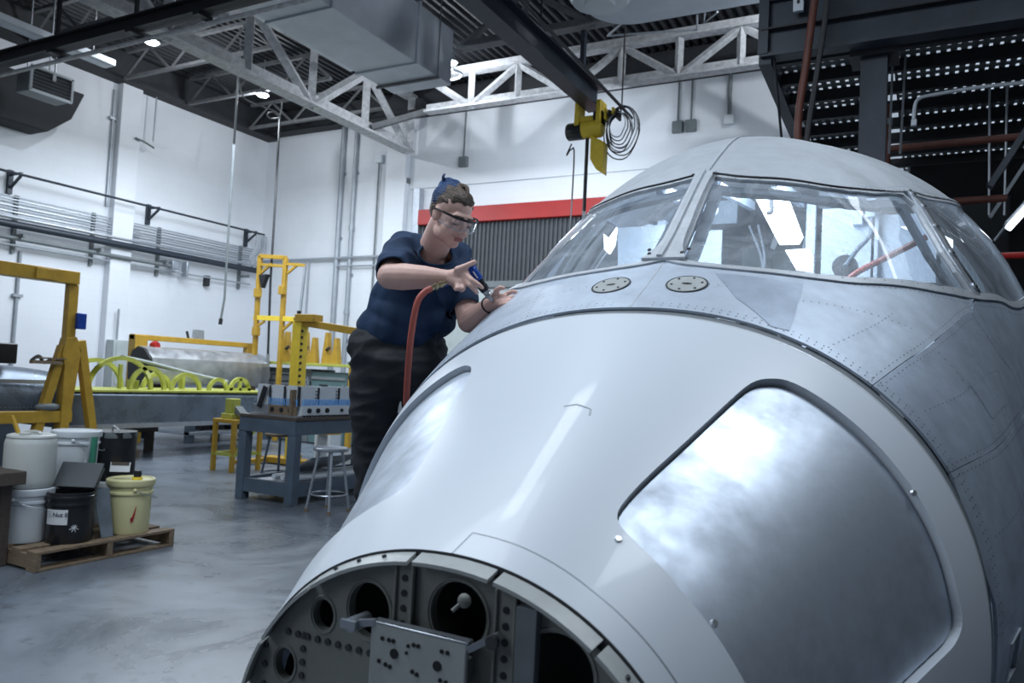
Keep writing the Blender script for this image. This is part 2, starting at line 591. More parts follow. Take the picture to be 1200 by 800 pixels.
def smooth_path(pts, n=6):
    """catmull-rom"""
    pts = [V(p) for p in pts]
    q = [pts[0]] + pts + [pts[-1]]
    out = []
    for i in range(1, len(q) - 2):
        for k in range(n):
            t = k / n
            a, b, c, d = q[i - 1], q[i], q[i + 1], q[i + 2]
            out.append(0.5 * ((2 * b) + (c - a) * t + (2 * a - 5 * b + 4 * c - d) * t * t + (3 * b - a - 3 * c + d) * t ** 3))
    out.append(pts[-1])
    return out

# ------------------------------------------------------------------ the setting
XL, YB, XR, YF, ZC = -13.53, 12.81, 7.0, -6.5, 7.25
struct('floor', MB().bx(XL - .3, XR + .3, YF - .3, YB + .3, -0.2, 0), M['floor'], smooth=False)
wl = struct('wall_left', MB().bx(XL - .25, XL, YF, YB + .25, 0, ZC), M['wall'], smooth=False)
struct('pilaster', MB().bx(XL, XL + .16, 9.02, 9.44, 0, 6.95), M['wall'], wl, bevel=0.01)
struct('pilaster', MB().bx(XL, XL + .16, 1.6, 2.02, 0, 6.95), M['wall'], wl, bevel=0.01)
wb = struct('wall_back', MB().bx(XL, XR, YB, YB + .25, 0, ZC), M['wall'], smooth=False)
struct('pilaster', MB().bx(-9.95, -9.45, YB - .16, YB, 0, 6.4), M['wall'], wb, bevel=0.01)
struct('wall_right', MB().bx(XR, XR + .25, YF, YB + .25, 0, ZC), M['machine_grey'], smooth=False)
struct('wall_front', MB().bx(XL, XR, YF - .25, YF, 0, ZC), M['wall'], smooth=False)
# roof slab with a corrugated underside
ce = struct('ceiling', MB().bx(XL, XR, YF, YB + .25, ZC, ZC + .2), M['deck'], smooth=False)
d = MB()
x = XL
prof = []
while x < XR:
    prof += [(x, ZC - .002), (x + .05, ZC - .002), (x + .075, ZC - .09), (x + .125, ZC - .09)]
    x += .15
vs_, fs = [], []
for (px, pz) in prof:
    vs_ += [(px, YF, pz), (px, YB, pz)]
for i in range(len(prof) - 1):
    fs.append((2 * i, 2 * i + 1, 2 * i + 3, 2 * i + 2))
d.add(vs_, fs)
o = d.build('corrugated_deck', M['deck'], ce, smooth=False)
o['kind'] = 'stuff'
# perimeter beam under the deck, along the left and back walls
struct('perimeter_beam', MB().bx(XL, XL + .34, YF, YB, 6.54, 6.60).bx(XL + .12, XL + .2, YF, YB, 6.6, 7.1).bx(XL, XL + .34, YF, YB, 7.1, 7.16), M['deck'], ce, smooth=False)
struct('perimeter_beam', MB().bx(XL, XR, YB - .30, YB, 6.62, 6.70).bx(XL, XR, YB - .2, YB - .1, 6.7, 7.12), M['deck'], ce, smooth=False)

# roll-up door in the back wall
dr = MB()
dr.bx(-9.22, -9.06, YB - .16, YB - .003, 0, 5.12)
door = struct('door_1', dr, M['light_steel'], smooth=False, bevel=0.01)
struct('side_track', MB().bx(-2.62, -2.46, YB - .16, YB - .003, 0, 5.12), M['light_steel'], door)
struct('header', MB().bx(-9.05, -2.62, YB - .20, YB - .01, 4.35, 4.655), M['red_paint'], door, label='red painted steel header', bevel=0.01)
sh = MB()
vs_, fs = [], []
x = -9.05
i = 0
pr = []
while x < -2.62:
    pr += [(x, YB - .06), (x + .045, YB - .06), (x + .055, YB - .10), (x + .08, YB - .10)]
    x += .09
for (px, py) in pr:
    vs_ += [(px, py, 3.2), (px, py, 4.35)]
for i in range(len(pr) - 1):
    fs.append((2 * i, 2 * i + 1, 2 * i + 3, 2 * i + 2))
sh.add(vs_, fs)
o = struct('ribbed_curtain', sh, M['shutter'], door, smooth=False)
o['kind'] = 'stuff'
struct('bottom_bar', MB().bx(-9.05, -2.62, YB - .14, YB - .04, 3.08, 3.2), M['machine_grey'], door)
struct('lower_panel', MB().bx(-9.05, -2.62, YB - .08, YB - .01, 0, 3.08), M['cream_box'], door)

# wide horizontal joint line high on the back wall
struct('trim_1', MB().bx(-9.4, -1.0, YB - .012, YB - .002, 5.135, 5.15), M['conduit'], smooth=False)

# ------------------------------------------------------------------ roof steel
def truss(name, label, cat, x, y, z, L, axis, h, n, mt, cw=.14, group=None, joist=False, flip=0):
    """open web truss; bottom chord from (x,y,z) along axis"""
    o = thing(name, label, cat, (x, y, z), group)
    ax = Vector((1, 0, 0)) if axis == 'x' else Vector((0, 1, 0))
    b0 = V((x, y, z))
    b1 = b0 + ax * L
    up = Vector((0, 0, h))
    def ch(p, q, nm):
        mb = MB()
        if joist:
            mb.bar(p, q, cw, cw * .7)
        else:
            mb.bar(p, q, cw * 1.35, cw * .22)
            mb.bar(p + Vector((0, 0, cw * .5)), q + Vector((0, 0, cw * .5)), cw * .25, cw * .9)
        mb.build(nm, mt, o)
    ch(b0, b1, 'bottom_chord')
    ch(b0 + up, b1 + up, 'top_chord')
    for k in range(n):
        a = b0 + ax * (L * k / n)
        c = b0 + ax * (L * (k + 1) / n)
        w = cw * (.5 if joist else .62)
        if (k + flip) % 2 == 0:
            MB().bar(a, c + up, w, w, up=(1, 1, 0)).build('web_member', mt, o)
        else:
            MB().bar(a + up, c, w, w, up=(1, 1, 0)).build('web_member', mt, o)
        if not joist:
            MB().bar(c - Vector((0, 0, 0)), c + up, w, w, up=(1, 1, 0)).build('web_member', mt, o)
    return o

t1 = truss('roof_truss', 'big pale sprayed roof truss running back over the left bay to the back wall', 'truss', -9.35, 1.2, 5.86, 11.4, 'y', 1.12, 8, M['truss'], .21)
t2 = truss('roof_truss', 'pale sprayed roof truss running crosswise in front of the back wall', 'truss', -8.1, 11.38, 6.12, 8.4, 'x', .62, 9, M['truss'], .15, flip=1)
t3 = truss('roof_truss', 'darker crosswise truss nearer the camera, above the hoist beam', 'truss', -6.3, 9.6, 6.28, 6.6, 'x', .7, 6, M['truss_dark'], .13)
for k, yy in enumerate((4.6, 7.2, 8.9, 10.3, 11.9)):
    lab = ['slim roof joist crossing under the deck at the left, nearest the camera',
           'slim roof joist under the deck, second from the camera at the left',
           'slim roof joist under the deck above the left wall pilaster',
           'slim roof joist under the deck behind the hanging hoses',
           'slim roof joist under the deck closest to the left back corner'][k]
    truss('roof_joist', lab, 'joist', -13.15, yy, 6.55, 3.7, 'x', .5, 6, M['truss_dark'], .075, 'slim roof joists over the left bay', joist=True)
# steel under the roof over the middle bay
for k, (yy, zz) in enumerate(((6.7, 6.9), (8.3, 6.9))):
    b = MB()
    b.bx(-6.4, 0.5, yy - .09, yy + .09, zz, zz + .02).bx(-6.4, 0.5, yy - .01, yy + .01, zz, zz + .26).bx(-6.4, 0.5, yy - .09, yy + .09, zz + .24, zz + .26)
    tag(b.build('roof_beam', M['truss_dark'], smooth=False), ['grey roof beam crossing between the two ducts', 'grey roof beam above the hoist runway, behind the first'][k], 'beam')
# diagonal brace at the end of the big truss
tag(MB().bar((-9.3, 11.3, 5.95), (-8.2, 12.6, 6.75), .16, .1).build('truss_brace', M['truss_dark'], smooth=False), 'grey diagonal brace beside the end of the big truss', 'brace')

# long dark beam crossing the top left, with a conduit clipped below
o = thing('crane_rail', 'long black rail beam crossing the top left corner of the roof', 'beam', (-9.5, 5.9, 5.4))
b = MB()
b.bx(XL, -5.0, 5.82, 5.98, 5.38, 5.40).bx(XL, -5.0, 5.89, 5.91, 5.4, 5.54).bx(XL, -5.0, 5.82, 5.98, 5.54, 5.56)
b.build('beam', M['black_steel'], o, smooth=False)
for xx in (-11.9, -10.2, -8.6, -7.4):
    MB().bx(xx - .05, xx + .05, 5.80, 6.0, 5.33, 5.37).bx(xx - .02, xx + .02, 5.88, 5.92, 5.56, 7.16).build('hanger', M['black_steel'], o, smooth=False)
MB().tube([(XL + .01, 5.99, 5.30), (-5.0, 5.99, 5.30)], .028, 8).build('conduit', M['truss'], o)

# hoist runway beam
o = thing('hoist_runway', 'dark blue hoist runway beam running towards the back wall', 'beam', (-4.3, 6.5, 5.4))
b = MB()
b.bx(-4.42, -4.18, 1.5, 10.25, 5.30, 5.325).bx(-4.31, -4.29, 1.5, 10.25, 5.325, 5.60).bx(-4.42, -4.18, 1.5, 10.25, 5.60, 5.625)
b.build('beam', M['steel_dark'], o, smooth=False)
for yy in (4.0, 7.0, 9.7):
    MB().bx(-4.33, -4.27, yy - .04, yy + .04, 5.625, 7.16).build('hanger', M['steel_dark'], o, smooth=False)
# festoon track beside it
o = thing('cable_track', 'thin black cable track slanting beside the hoist runway', 'track', (-3.72, 10.2, 5.1))
MB().tube([(-3.95, 3.0, 5.62), (-3.80, 10.4, 5.20)], .022, 8).build('rail', M['cable'], o)
MB().tube([(-3.86, 7.5, 5.38), (-3.86, 7.5, 6.90)], .012, 6).build('rod', M['cable'], o)
MB().tube([(-3.81, 10.0, 5.23), (-3.81, 10.0, 6.9)], .012, 6).build('rod', M['cable'], o)

# yellow chain hoist
o = thing('chain_hoist', 'yellow electric chain hoist hanging at the end of the runway beam', 'hoist', (-4.30, 10.05, 5.0))
b = MB()
b.bx(-4.50, -4.43, 9.93, 10.17, 5.02, 5.36).bx(-4.17, -4.10, 9.93, 10.17, 5.02, 5.36).bx(-4.5, -4.1, 9.98, 10.12, 5.02, 5.16)
b.build('trolley', M['yellow_bright'], o, bevel=0.01)
MB().lathe([(0, -.17), (.12, -.17), (.13, -.13), (.13, .1), (.1, .14), (0, .14)], (-4.24, 10.05, 4.98), 20, (1, 0, 0)).build('gearbox', M['yellow_bright'], o)
MB().lathe([(0, -.12), (.11, -.12), (.125, -.1), (.125, .12), (0, .12)], (-4.52, 10.05, 4.97), 20, (1, 0, 0)).build('motor', M['black_plastic'], o)
for k in range(7):
    aa = k * 51
    MB().bx(-4.02 + .055 * k - .2, -3.99 + .055 * k - .2, 9.96, 10.14, 5.08 + .03 * (k % 3), 5.2 + .03 * (k % 2)).build('cable_clamp', M['yellow_bright'] if k % 2 else M['black_steel'], o, smooth=False)
pts = [(-4.263, 10.000, 4.882), (-4.050, 10.000, 4.762), (-4.054, 10.000, 4.312), (-4.161, 10.000, 4.382), (-4.259, 10.000, 4.537)]
MB().prism(pts, (0, .16, 0)).build('chain_bag', M['yellow_bright'], o, bevel=0.01, label='bright yellow chain container')
MB().tube([(-4.33, 10.05, 4.9), (-4.33, 10.05, 2.2)], .028, 8).build('load_chain', M['cable'], o)
MB().tube(smooth_path([(-4.55, 10.0, 4.78), (-4.62, 10.0, 4.62), (-4.55, 10.0, 4.7), (-4.50, 10.0, 4.5), (-4.53, 10.0, 2.6)]), .011, 6).build('control_cable', M['cable'], o)
MB().bx(-4.57, -4.49, 9.96, 10.04, 2.35, 2.62).build('pendant_control', M['yellow'], o, bevel=.01)
# coil of cable beside the hoist
o = thing('cable_coil', 'loose coil of black and grey cable hanging beside the yellow hoist', 'cable', (-3.82, 10.05, 5.0))
for k in range(9):
    r0 = .15 + .022 * k
    c = Vector((-3.86 + .012 * (k % 4), 9.98 + .02 * k, 4.98 - .025 * (k % 5)))
    MB().tube([c + Vector((r0 * .8 * cos(2 * pi * i / 26), .02 * sin(i), r0 * 1.15 * sin(2 * pi * i / 26))) for i in range(27)], .009, 6).build('loop', M['cable'] if k % 3 else M['conduit'], o)
MB().tube([(-3.84, 10.05, 5.22), (-3.84, 10.05, 5.1)], .012, 6).build('hook', M['cable'], o)

# ducts
o = thing('air_duct', 'big grey rectangular air duct hanging above the worker, ending over the truss', 'duct', (-6.7, 6.5, 5.6))
MB().bx(-7.22, -6.2, -1.0, 9.28, 5.60, 6.42).build('duct_body', M['duct'], o, bevel=0.012)
for yy in (3.1, 4.9, 6.7, 8.4):
    MB().bx(-7.25, -6.17, yy - .02, yy + .02, 5.575, 6.45).build('flange_joint', M['duct'], o, smooth=False)
MB().bx(-6.19, -4.75, 5.4, 8.0, 6.28, 6.85).build('side_duct', M['duct'], o, bevel=0.012)
for yy in (2.2, 5.6, 8.9):
    MB().bx(-7.26, -6.16, yy - .02, yy + .02, 5.56, 5.59).tube([(-7.24, yy, 5.57), (-7.24, yy, 7.16)], .008, 6).tube([(-6.18, yy, 5.57), (-6.18, yy, 7.16)], .008, 6).build('strap', M['truss_dark'], o)
o = thing('air_duct', 'pale grey duct with a rounded corner hanging at the top right of the hoist', 'duct', (-2.5, 7.4, 5.6))
cr = [(-3.55, 7.0), (-3.52, 7.55)] + [(p.x, p.y) for p in arc((-3.0, 7.95, 0), .5, 170, 90, 8, (1, 0, 0), (0, 1, 0))] + [(-1.30, 8.47), (-1.30, 2.0), (-3.55, 2.0)]
MB().prism([(x_, y_, 5.60) for x_, y_ in cr], (0, 0, .8)).build('duct_body', M['duct'], o, bevel=0.012)
MB().lathe([(0, -.09), (.16, -.09), (.17, -.06), (.3, -.05), (.31, -.02), (.34, 0), (0, 0)], (-3.245, 7.701, 5.600), 28).build('diffuser', M['white_plastic'], o, label='round white ceiling diffuser')
for yy in (6.0, 8.2):
    MB().tube([(-3.3, yy, 6.4), (-3.3, yy, 7.2)], .01, 6).tube([(-1.6, yy, 6.4), (-1.6, yy, 7.2)], .01, 6).build('strap', M['truss_dark'], o)

# linear light fixtures, switched off, over the left bay
def linear_fixture(x, y0, y1, z, lab):
    o = thing('strip_light', lab, 'light fixture', (x, (y0 + y1) / 2, z), 'strip lights over the left bay')
    MB().bx(x - .13, x + .13, y0, y1, z, z + .10).build('housing', M['duct'], o, bevel=.01)
    MB().bx(x - .09, x + .09, y0 + .05, y1 - .05, z - .015, z).build('lens', M['duct'], o, smooth=False)
    for yy in (y0 + .3, y1 - .3):
        MB().tube([(x, yy, z + .1), (x, yy, 7.16)], .008, 6).build('rod', M['truss'], o)
linear_fixture(-11.55, 4.9, 7.55, 6.0, 'long unlit strip light at the top left, above the wall heater')
linear_fixture(-8.62, 7.4, 10.0, 6.45, 'long unlit strip light seen through the big truss')

# lit lamps
def led(x, y, z, lab, tgt, pw):
    o = thing('ceiling_lamp', lab, 'lamp', (x, y, z), 'lit lamps under the roof deck')
    MB().lathe([(0, .12), (.05, .12), (.07, .05), (.12, 0), (.12, -.02), (.0, -.02)], (x, y, z), 18).build('housing', M['light_steel'], o)
    MB().lathe([(0, -.045), (.08, -.045), (.10, -.03), (.10, -.02), (0, -.02)], (x, y, z), 18).build('lens', M['lamp'], o)
    MB().tube([(x, y, z + .12), (x, y, 7.16)], .012, 6).build('stem', M['light_steel'], o)
    point('lamp_glow', (x, y, z - .16), pw, .05)
led(*(-11.078, 7.903, 6.500), 'small bright lamp under the deck at top left', None, 60)
led(*(-11.141, 10.333, 6.500), 'small bright lamp above the hanging hoses', None, 70)
led(*(-7.120, 10.609, 6.620), 'small bright lamp beside the end of the big duct', None, 95)
point('bay_lamp_glow', (-1.3, 10.1, 6.9), 110, .05)
o = thing('ceiling_lamp', 'lamp hidden above the pale duct at right', 'lamp', (-1.3, 10.1, 6.98), 'lit lamps under the roof deck')
MB().lathe([(0, .12), (.05, .12), (.07, .05), (.12, 0), (.12, -.02), (.0, -.02)], (-1.3, 10.1, 7.05), 18).build('housing', M['light_steel'], o)
# flexible conduit loops by the lamps
tag(MB().tube(smooth_path([(-10.206, 8.933, 6.100), (-10.484, 9.290, 6.000), (-10.564, 9.657, 6.000), (-10.505, 10.048, 6.000), (-10.675, 10.324, 6.000), (-10.892, 10.346, 6.000), (-10.787, 10.137, 6.000), (-10.571, 10.071, 6.000), (-10.624, 10.294, 6.000), (-9.971, 9.697, 6.000)]), 0.014, 8).build('flexible_conduit', M['truss_dark']), 'pale flexible conduit looping under the lamp above the hoses', 'conduit')
tag(MB().tube(smooth_path([(-7.697, 11.260, 7.150), (-7.084, 10.538, 6.500), (-6.980, 10.753, 6.450), (-7.098, 10.810, 6.400), (-7.305, 10.811, 6.400)]), .02, 8).build('flexible_conduit', M['conduit']), 'short pale flexible conduit under the lamp by the duct', 'conduit')
o = thing('conduit_run', 'zigzag run of thin pale conduit below the rounded duct', 'conduit', (-2.4, 9.3, 6.2))
MB().tube([(-4.081, 10.026, 6.300), (-3.287, 10.200, 6.300), (-2.873, 10.310, 6.300), (-2.765, 9.895, 6.300)], .016, 8).tube([(-4.081, 10.026, 6.300), (-3.612, 9.602, 6.300)], .016, 8).build('conduit', M['conduit'], o)
MB().tube([(-2.655, 9.862, 6.300), (-2.737, 10.144, 6.300), (-2.497, 9.901, 6.300)], .014, 8).build('conduit', M['conduit'], o)
for a, c in (((762, 58), (774, 75)), ((747, 30), (753, 42))):
    pass

# ------------------------------------------------------------------ things on the left wall
# pipe rack
o = thing('pipe_rack', 'long wall rack of thin horizontal pipes on the left wall', 'pipe rack', (XL, 9.0, 3.7))
for yy in (5.9, 7.35, 8.72, 10.10, 12.18):
    MB().bx(XL, XL + .05, yy - .03, yy + .03, 3.05, 4.02).bx(XL, XL + .34, yy - .02, yy + .02, 3.30, 3.36).build('bracket', M['machine_grey'], o, smooth=False)
for k in range(9):
    z = 3.98 - .052 * k
    MB().tube([(XL + .09 + .012 * (k % 3), 3.5, z), (XL + .09 + .012 * (k % 3), 12.5 - .03 * k, z)], .013, 6).build('thin_pipe', M['conduit'] if k % 2 == 0 else M['light_steel'], o)
MB().tube([(XL + .22, 3.5, 3.50), (XL + .22, 12.6, 3.50)], .062, 12).build('large_pipe', M['steel_dark'], o, label='thick dark pipe')
MB().tube([(XL + .30, 3.5, 3.60), (XL + .30, 12.5, 3.60)], .026, 8).build('thin_pipe', M['light_steel'], o)
MB().tube([(XL + .20, 3.5, 3.29), (XL + .20, 10.3, 3.27)], .038, 10).build('lower_pipe', M['machine_grey'], o)
MB().tube([(XL + .14, 3.5, 3.16), (XL + .14, 12.4, 3.18)], .018, 8).build('lower_pipe', M['conduit'], o)
for k in range(5):
    MB().tube([(XL + .10, 9.05, 3.86 - .07 * k), (XL + .10, 9.62, 3.86 - .07 * k)], .02, 6).build('pipe_sleeve', M['conduit'], o)
MB().box((XL + .2, 10.35, 3.30), (.14, .16, .16)).build('valve', M['light_steel'], o, bevel=.01)
MB().bx(XL + .12, XL + .28, 10.6, 10.66, 3.1, 3.4).build('pipe_plate', M['light_steel'], o, bevel=.01)
MB().bx(XL, XL + .12, 11.25, 11.33, 3.0, 3.22).build('junction_box', M['black_steel'], o, smooth=False)
# curtain rail above
o = thing('wall_rail', 'slim dark rail on brackets high on the left wall above the pipes', 'rail', (XL, 9.0, 4.3))
MB().tube([(XL + .34, 3.5, 4.32), (XL + .34, 12.55, 4.32)], .022, 8).build('rail', M['steel_dark'], o)
for yy in (7.22, 9.82, 12.3):
    MB().bx(XL, XL + .06, yy - .04, yy + .04, 4.02, 4.42).bar((XL + .03, yy, 4.1), (XL + .34, yy, 4.3), .04, .03).bar((XL + .03, yy, 4.34), (XL + .36, yy, 4.34), .04, .03).build('bracket', M['steel_dark'], o, smooth=False)
# tied grey wires in the corner
o = thing('wire_bundle', 'bundle of pale wires hanging at the corner end of the wall rail', 'wires', (XL + .2, 12.4, 4.0))
for k in range(7):
    y0 = 12.35 + .05 * k
    MB().tube(smooth_path([(XL + .3, y0, 4.3), (XL + .26 + .05 * sin(k), y0 + .03, 4.0), (XL + .2, y0 - .05, 3.75), (XL + .2, y0 + .05 * cos(k * 2), 3.5)]), .011, 6).build('wire', M['conduit'], o)
# conduits on the left wall
for (y0, z0, z1, lab) in ((7.48, 0.1, 3.1, 'thin grey conduit with a clamp low on the left wall, behind the gantry'), (8.95, 4.2, 6.4, 'thin conduit running up beside the pilaster')):
    tag(MB().tube([(XL + .03, y0, z0), (XL + .03, y0, z1)], .028, 8).box((XL + .04, y0, z0 + .75 * (z1 - z0)), (.06, .16, .05)).build('wall_conduit', M['conduit']), lab, 'conduit')
# hanging cord with a hook
o = thing('hook_cord', 'thin cord ending in a small bar beside the wall pilaster', 'cord', (XL + .3, 9.68, 5.6))
MB().tube([(XL + .2, 9.70, 6.5), (XL + .2, 9.69, 5.62)], .012, 6).build('cord', M['conduit'], o)
MB().tube([(XL + .2, 9.32, 5.58), (XL + .2, 9.50, 5.56), (XL + .2, 9.72, 5.50)], .02, 6).build('bar', M['machine_grey'], o)
# unit heater
o = thing('unit_heater', 'dark square unit heater with a white frame high on the left wall', 'heater', (-12.2, 7.1, 5.95))
hc = Vector((-11.546, 6.547, 5.332))
MB().box(hc, (.36, .60, .36)).build('case', M['machine_grey'], o, bevel=.02)
fr_ = MB()
for a, b_ in (((-.0, 0, .17), (.0, 0, .17)),):
    pass
e = hc + Vector((.19, 0, 0))
MB().box(e + Vector((0, 0, .17)), (.03, .62, .035)).box(e - Vector((0, 0, .17)), (.03, .62, .035)).box(e + Vector((0, .30, 0)), (.03, .035, .34)).box(e - Vector((0, .30, 0)), (.03, .035, .34)).build('white_frame', M['white_plastic'], o, smooth=False)
for k in range(6):
    MB().box(e + Vector((-.005, 0, -.13 + .052 * k)), (.02, .57, .012)).build('louvre', M['black_steel'], o, smooth=False)
MB().box(e + Vector((.01, .02, .10)), (.02, .05, .09)).build('badge', M['paper'], o, smooth=False)
MB().tube([hc + Vector((-.1, -.2, .18)), (hc.x - .1, hc.y - .2, 7.16)], .012, 6).tube([hc + Vector((-.1, .2, .18)), (hc.x - .1, hc.y + .2, 7.16)], .012, 6).tube([hc + Vector((.1, 0, .18)), (hc.x + .1, hc.y, 7.16)], .012, 6).build('hanger_rod', M['conduit'], o)
# dark curtain-like duct below it (deep brown-grey hood)
tag(MB().prism([(XL + .0, 5.2, 5.95), (XL, 5.2, 5.1), (XL, 7.5, 5.1), (XL, 7.9, 5.45), (XL, 8.1, 5.95)], (.5, 0, 0)).build('wall_hood', M['hood'], bevel=.03), 'dark grey boxy hood on the left wall under the unit heater', 'hood')
# electrical enclosure low on the left wall
o = thing('electrical_box', 'pale grey electrical box low on the left wall behind the yellow arches', 'electrical box', (XL, 9.4, 1.0))
MB().bx(XL + .17, XL + .4, 9.05, 9.75, .85, 1.72).build('case', M['cream_box'], o, bevel=.012)
MB().bx(XL + .40, XL + .41, 9.10, 9.70, .9, 1.67).build('door', M['cream_box'], o, bevel=.003)
MB().tube([(XL + .25, 9.2, 1.72), (XL + .25, 9.2, 2.3)], .02, 6).build('conduit', M['conduit'], o)

# ------------------------------------------------------------------ things on the back wall
o = thing('wall_conduit', 'left one of the pair of tall grey pipes on the back wall', 'pipe', (-11.22, YB - .05, 3.5), 'tall pipes on the back wall')
MB().tube([(-11.22, YB - .06, .1), (-11.22, YB - .06, 6.66)], .055, 10).build('pipe', M['conduit'], o)
for z in (2.3, 4.2, 5.6):
    MB().bx(-11.3, -11.14, YB - .03, YB - .001, z - .03, z + .03).build('clamp', M['light_steel'], o, smooth=False)
o = thing('wall_conduit', 'right one of the pair of tall grey pipes on the back wall', 'pipe', (-10.86, YB - .05, 3.5), 'tall pipes on the back wall')
MB().tube([(-10.86, YB - .06, .1), (-10.86, YB - .06, 6.5)], .045, 10).lathe([(.06, -.05), (.06, .05)], (-10.86, YB - .06, 4.4), 12).lathe([(.06, -.05), (.06, .05)], (-10.86, YB - .06, 2.6), 12).build('pipe', M['conduit'], o)
for z in (2.0, 3.4, 5.6):
    MB().bx(-10.94, -10.78, YB - .03, YB - .001, z - .03, z + .03).build('clamp', M['light_steel'], o, smooth=False)
def box_conduit(x, z0, z1, lab, bs=.09, m_='conduit', top_box=False, r=.018):
    o = thing('conduit_drop', lab, 'conduit', (x, YB - .04, z0))
    MB().tube([(x, YB - .05, z0), (x, YB - .05, z1)], r, 8).build('conduit', M[m_], o)
    zz = z1 if top_box else z0
    MB().bx(x - bs, x + bs, YB - .1, YB - .002, zz - bs * 1.2, zz + bs).build('outlet_box', M['white_plastic'] if top_box or m_ == 'w' else M[m_], o, bevel=.008)
box_conduit(-10.22, 1.0, 5.85, 'thin conduit with a white box at its top, beside the tall pipes', .08, 'machine_grey', True)
box_conduit(-8.13, 5.60, 6.60, 'dark outlet box on a drop conduit above the worker', .09, 'machine_grey')
box_conduit(-9.47, 5.32, 6.3, 'small dark outlet on a thin cord at the end of the big truss', .05, 'machine_grey')
box_conduit(-3.83, 5.82, 6.6, 'left one of two small grey outlet boxes right of the hoist', .09, 'machine_grey')
box_conduit(-3.60, 5.82, 6.6, 'right one of two small grey outlet boxes right of the hoist', .09, 'machine_grey')
o = thing('conduit_drop', 'thick dark conduit ending in a white box near the mezzanine', 'conduit', (-2.96, YB - .05, 5.9))
MB().tube([(-2.96, YB - .05, 5.9), (-2.96, YB - .05, 6.65)], .035, 8).build('conduit', M['machine_grey'], o)
MB().bx(-3.04, -2.88, YB - .1, YB - .002, 5.76, 5.92).build('outlet_box', M['white_plastic'], o, bevel=.008)
o = thing('wall_piping', 'thin horizontal pipes on the back wall behind the yellow frames', 'pipe', (-11.5, YB - .05, 3.7))
MB().tube([(-13.4, YB - .09, 3.75), (-9.3, YB - .09, 3.77)], .03, 8).build('pipe', M['conduit'], o)
MB().tube([(-11.22, YB - .09, 3.58), (-9.3, YB - .09, 3.58)], .02, 8).build('pipe', M['conduit'], o)
MB().tube([(-12.0, YB - .06, 3.75), (-12.0, YB - .06, .8)], .018, 8).build('pipe', M['conduit'], o)

# hanging air hoses
o = thing('hanging_hose', 'thin dark hose hanging from the roof with a hook, left of the two', 'hose', (-11.0, 9.5, 6.3), 'hoses hanging in front of the left wall')
a = V((-10.838, 9.466, 6.400))
MB().tube([a, (a.x, a.y, 7.15)], .02, 8).build('roof_drop', M['machine_grey'], o)
MB().tube([a, (-11.162, 9.761, 4.317), (-11.220, 9.825, 2.552), (-11.266, 9.819, 2.194)], .020, 8).build('hose', M['machine_grey'], o)
MB().tube([(-11.266, 9.819, 2.194), (-11.278, 9.818, 2.085)], .035, 8).build('hook', M['black_steel'], o)
o = thing('hanging_hose', 'thin black hose hanging in front of the tall yellow frame', 'hose', (-10.8, 10.4, 6.3), 'hoses hanging in front of the left wall')
a = V((-11.200, 10.848, 6.300))
p_end = V((-10.878, 10.627, 1.596))
MB().tube([a, (-10.815, 10.502, 4.560), (-10.865, 10.561, 2.957), p_end], .022, 8).build('hose', M['cable'], o)
MB().tube([p_end, p_end - Vector((0, 0, .18))], .035, 8).build('fitting', M['light_steel'], o)

# ------------------------------------------------------------------ mezzanine and stairs at the right
mz = thing('mezzanine', 'dark steel mezzanine deck with perforated planks, above the cockpit at right', 'mezzanine', (0.5, 8.0, 4.2))
MB().bx(-1.28, 4.6, 6.60, 6.66, 4.20, 4.66).bx(-1.28, 4.6, 6.55, 6.71, 4.18, 4.21).bx(-1.28, 4.6, 6.55, 6.71, 4.65, 4.68).build('fascia_beam', M['steel_dark'], mz, smooth=False)
MB().bx(-1.28, 4.6, 6.53, 6.60, 4.40, 4.415).build('ledge', M['black_steel'], mz, smooth=False)
MB().bar((-1.25, 6.6, 4.25), (-1.32, 9.9, 4.25), .10, .24).build('side_stringer', M['steel_dark'], mz, smooth=False)
# grip planks seen from below: each is a tray with rows of open slots
def plank_mesh(x0, x1, y0, y1, z):
    mb = MB()
    nx = int((x1 - x0) / .075)
    w = (x1 - x0) / nx
    for r in range(3):
        yy0 = y0 + (y1 - y0) * (r + .0) / 3
        yy1 = y0 + (y1 - y0) * (r + 1.0) / 3
        sl = (yy1 - yy0) * .66
        mb.bx(x0, x1, yy0, yy1 - sl, z, z + .012)
        for k in range(nx + 1):
            xx = x0 + w * k
            mb.bx(max(x0, xx - .024), min(x1, xx + .024), yy1 - sl, yy1, z, z + .012)
    mb.bx(x0, x1, y0, y0 + .012, z, z + .012).bx(x0, x1, y1 - .012, y1, z, z + .012)
    return mb
yy = 6.85
k = 0
while yy < 12.2:
    for (xa, xb) in ((-1.22, -.5), (-.30, 1.6), (1.7, 4.55)):
        plank_mesh(xa, xb, yy, yy + .49, 4.30).build('grip_plank', M['machine_grey'], mz, smooth=False)
    yy += .52
    k += 1
for yy in (6.8, 7.28, 7.8, 8.32, 8.84, 9.36, 9.88, 10.4):
    MB().bx(-1.25, 4.6, yy - .03, yy + .03, 4.18, 4.288).build('joist', M['black_steel'], mz, smooth=False)
# lit strip and pale reflector sheet added so the plank slots look bright
o = thing('strip_light', 'added light and pale sheet brightening the slots of the mezzanine planks', 'light fixture', (0.6, 8.4, 6.8))
MB().bx(-1.2, 4.6, 6.9, 12.5, 6.66, 6.68).build('added_reflector', M['white_plastic'], o, smooth=False)
MB().bx(-1.0, 4.4, 7.3, 7.6, 6.55, 6.65).build('housing', M['duct'], o, smooth=False)
MB().bx(-1.0, 4.4, 7.34, 7.56, 6.53, 6.55).build('lens', M['tube_light'], o, smooth=False)
area('mezzanine_fill', (1.6, 9.2, 4.5), (1.6, 9.3, 6.6), 3.5, 200, sy=4.5)  # upward fill added to light the pale sheet, no lamp there
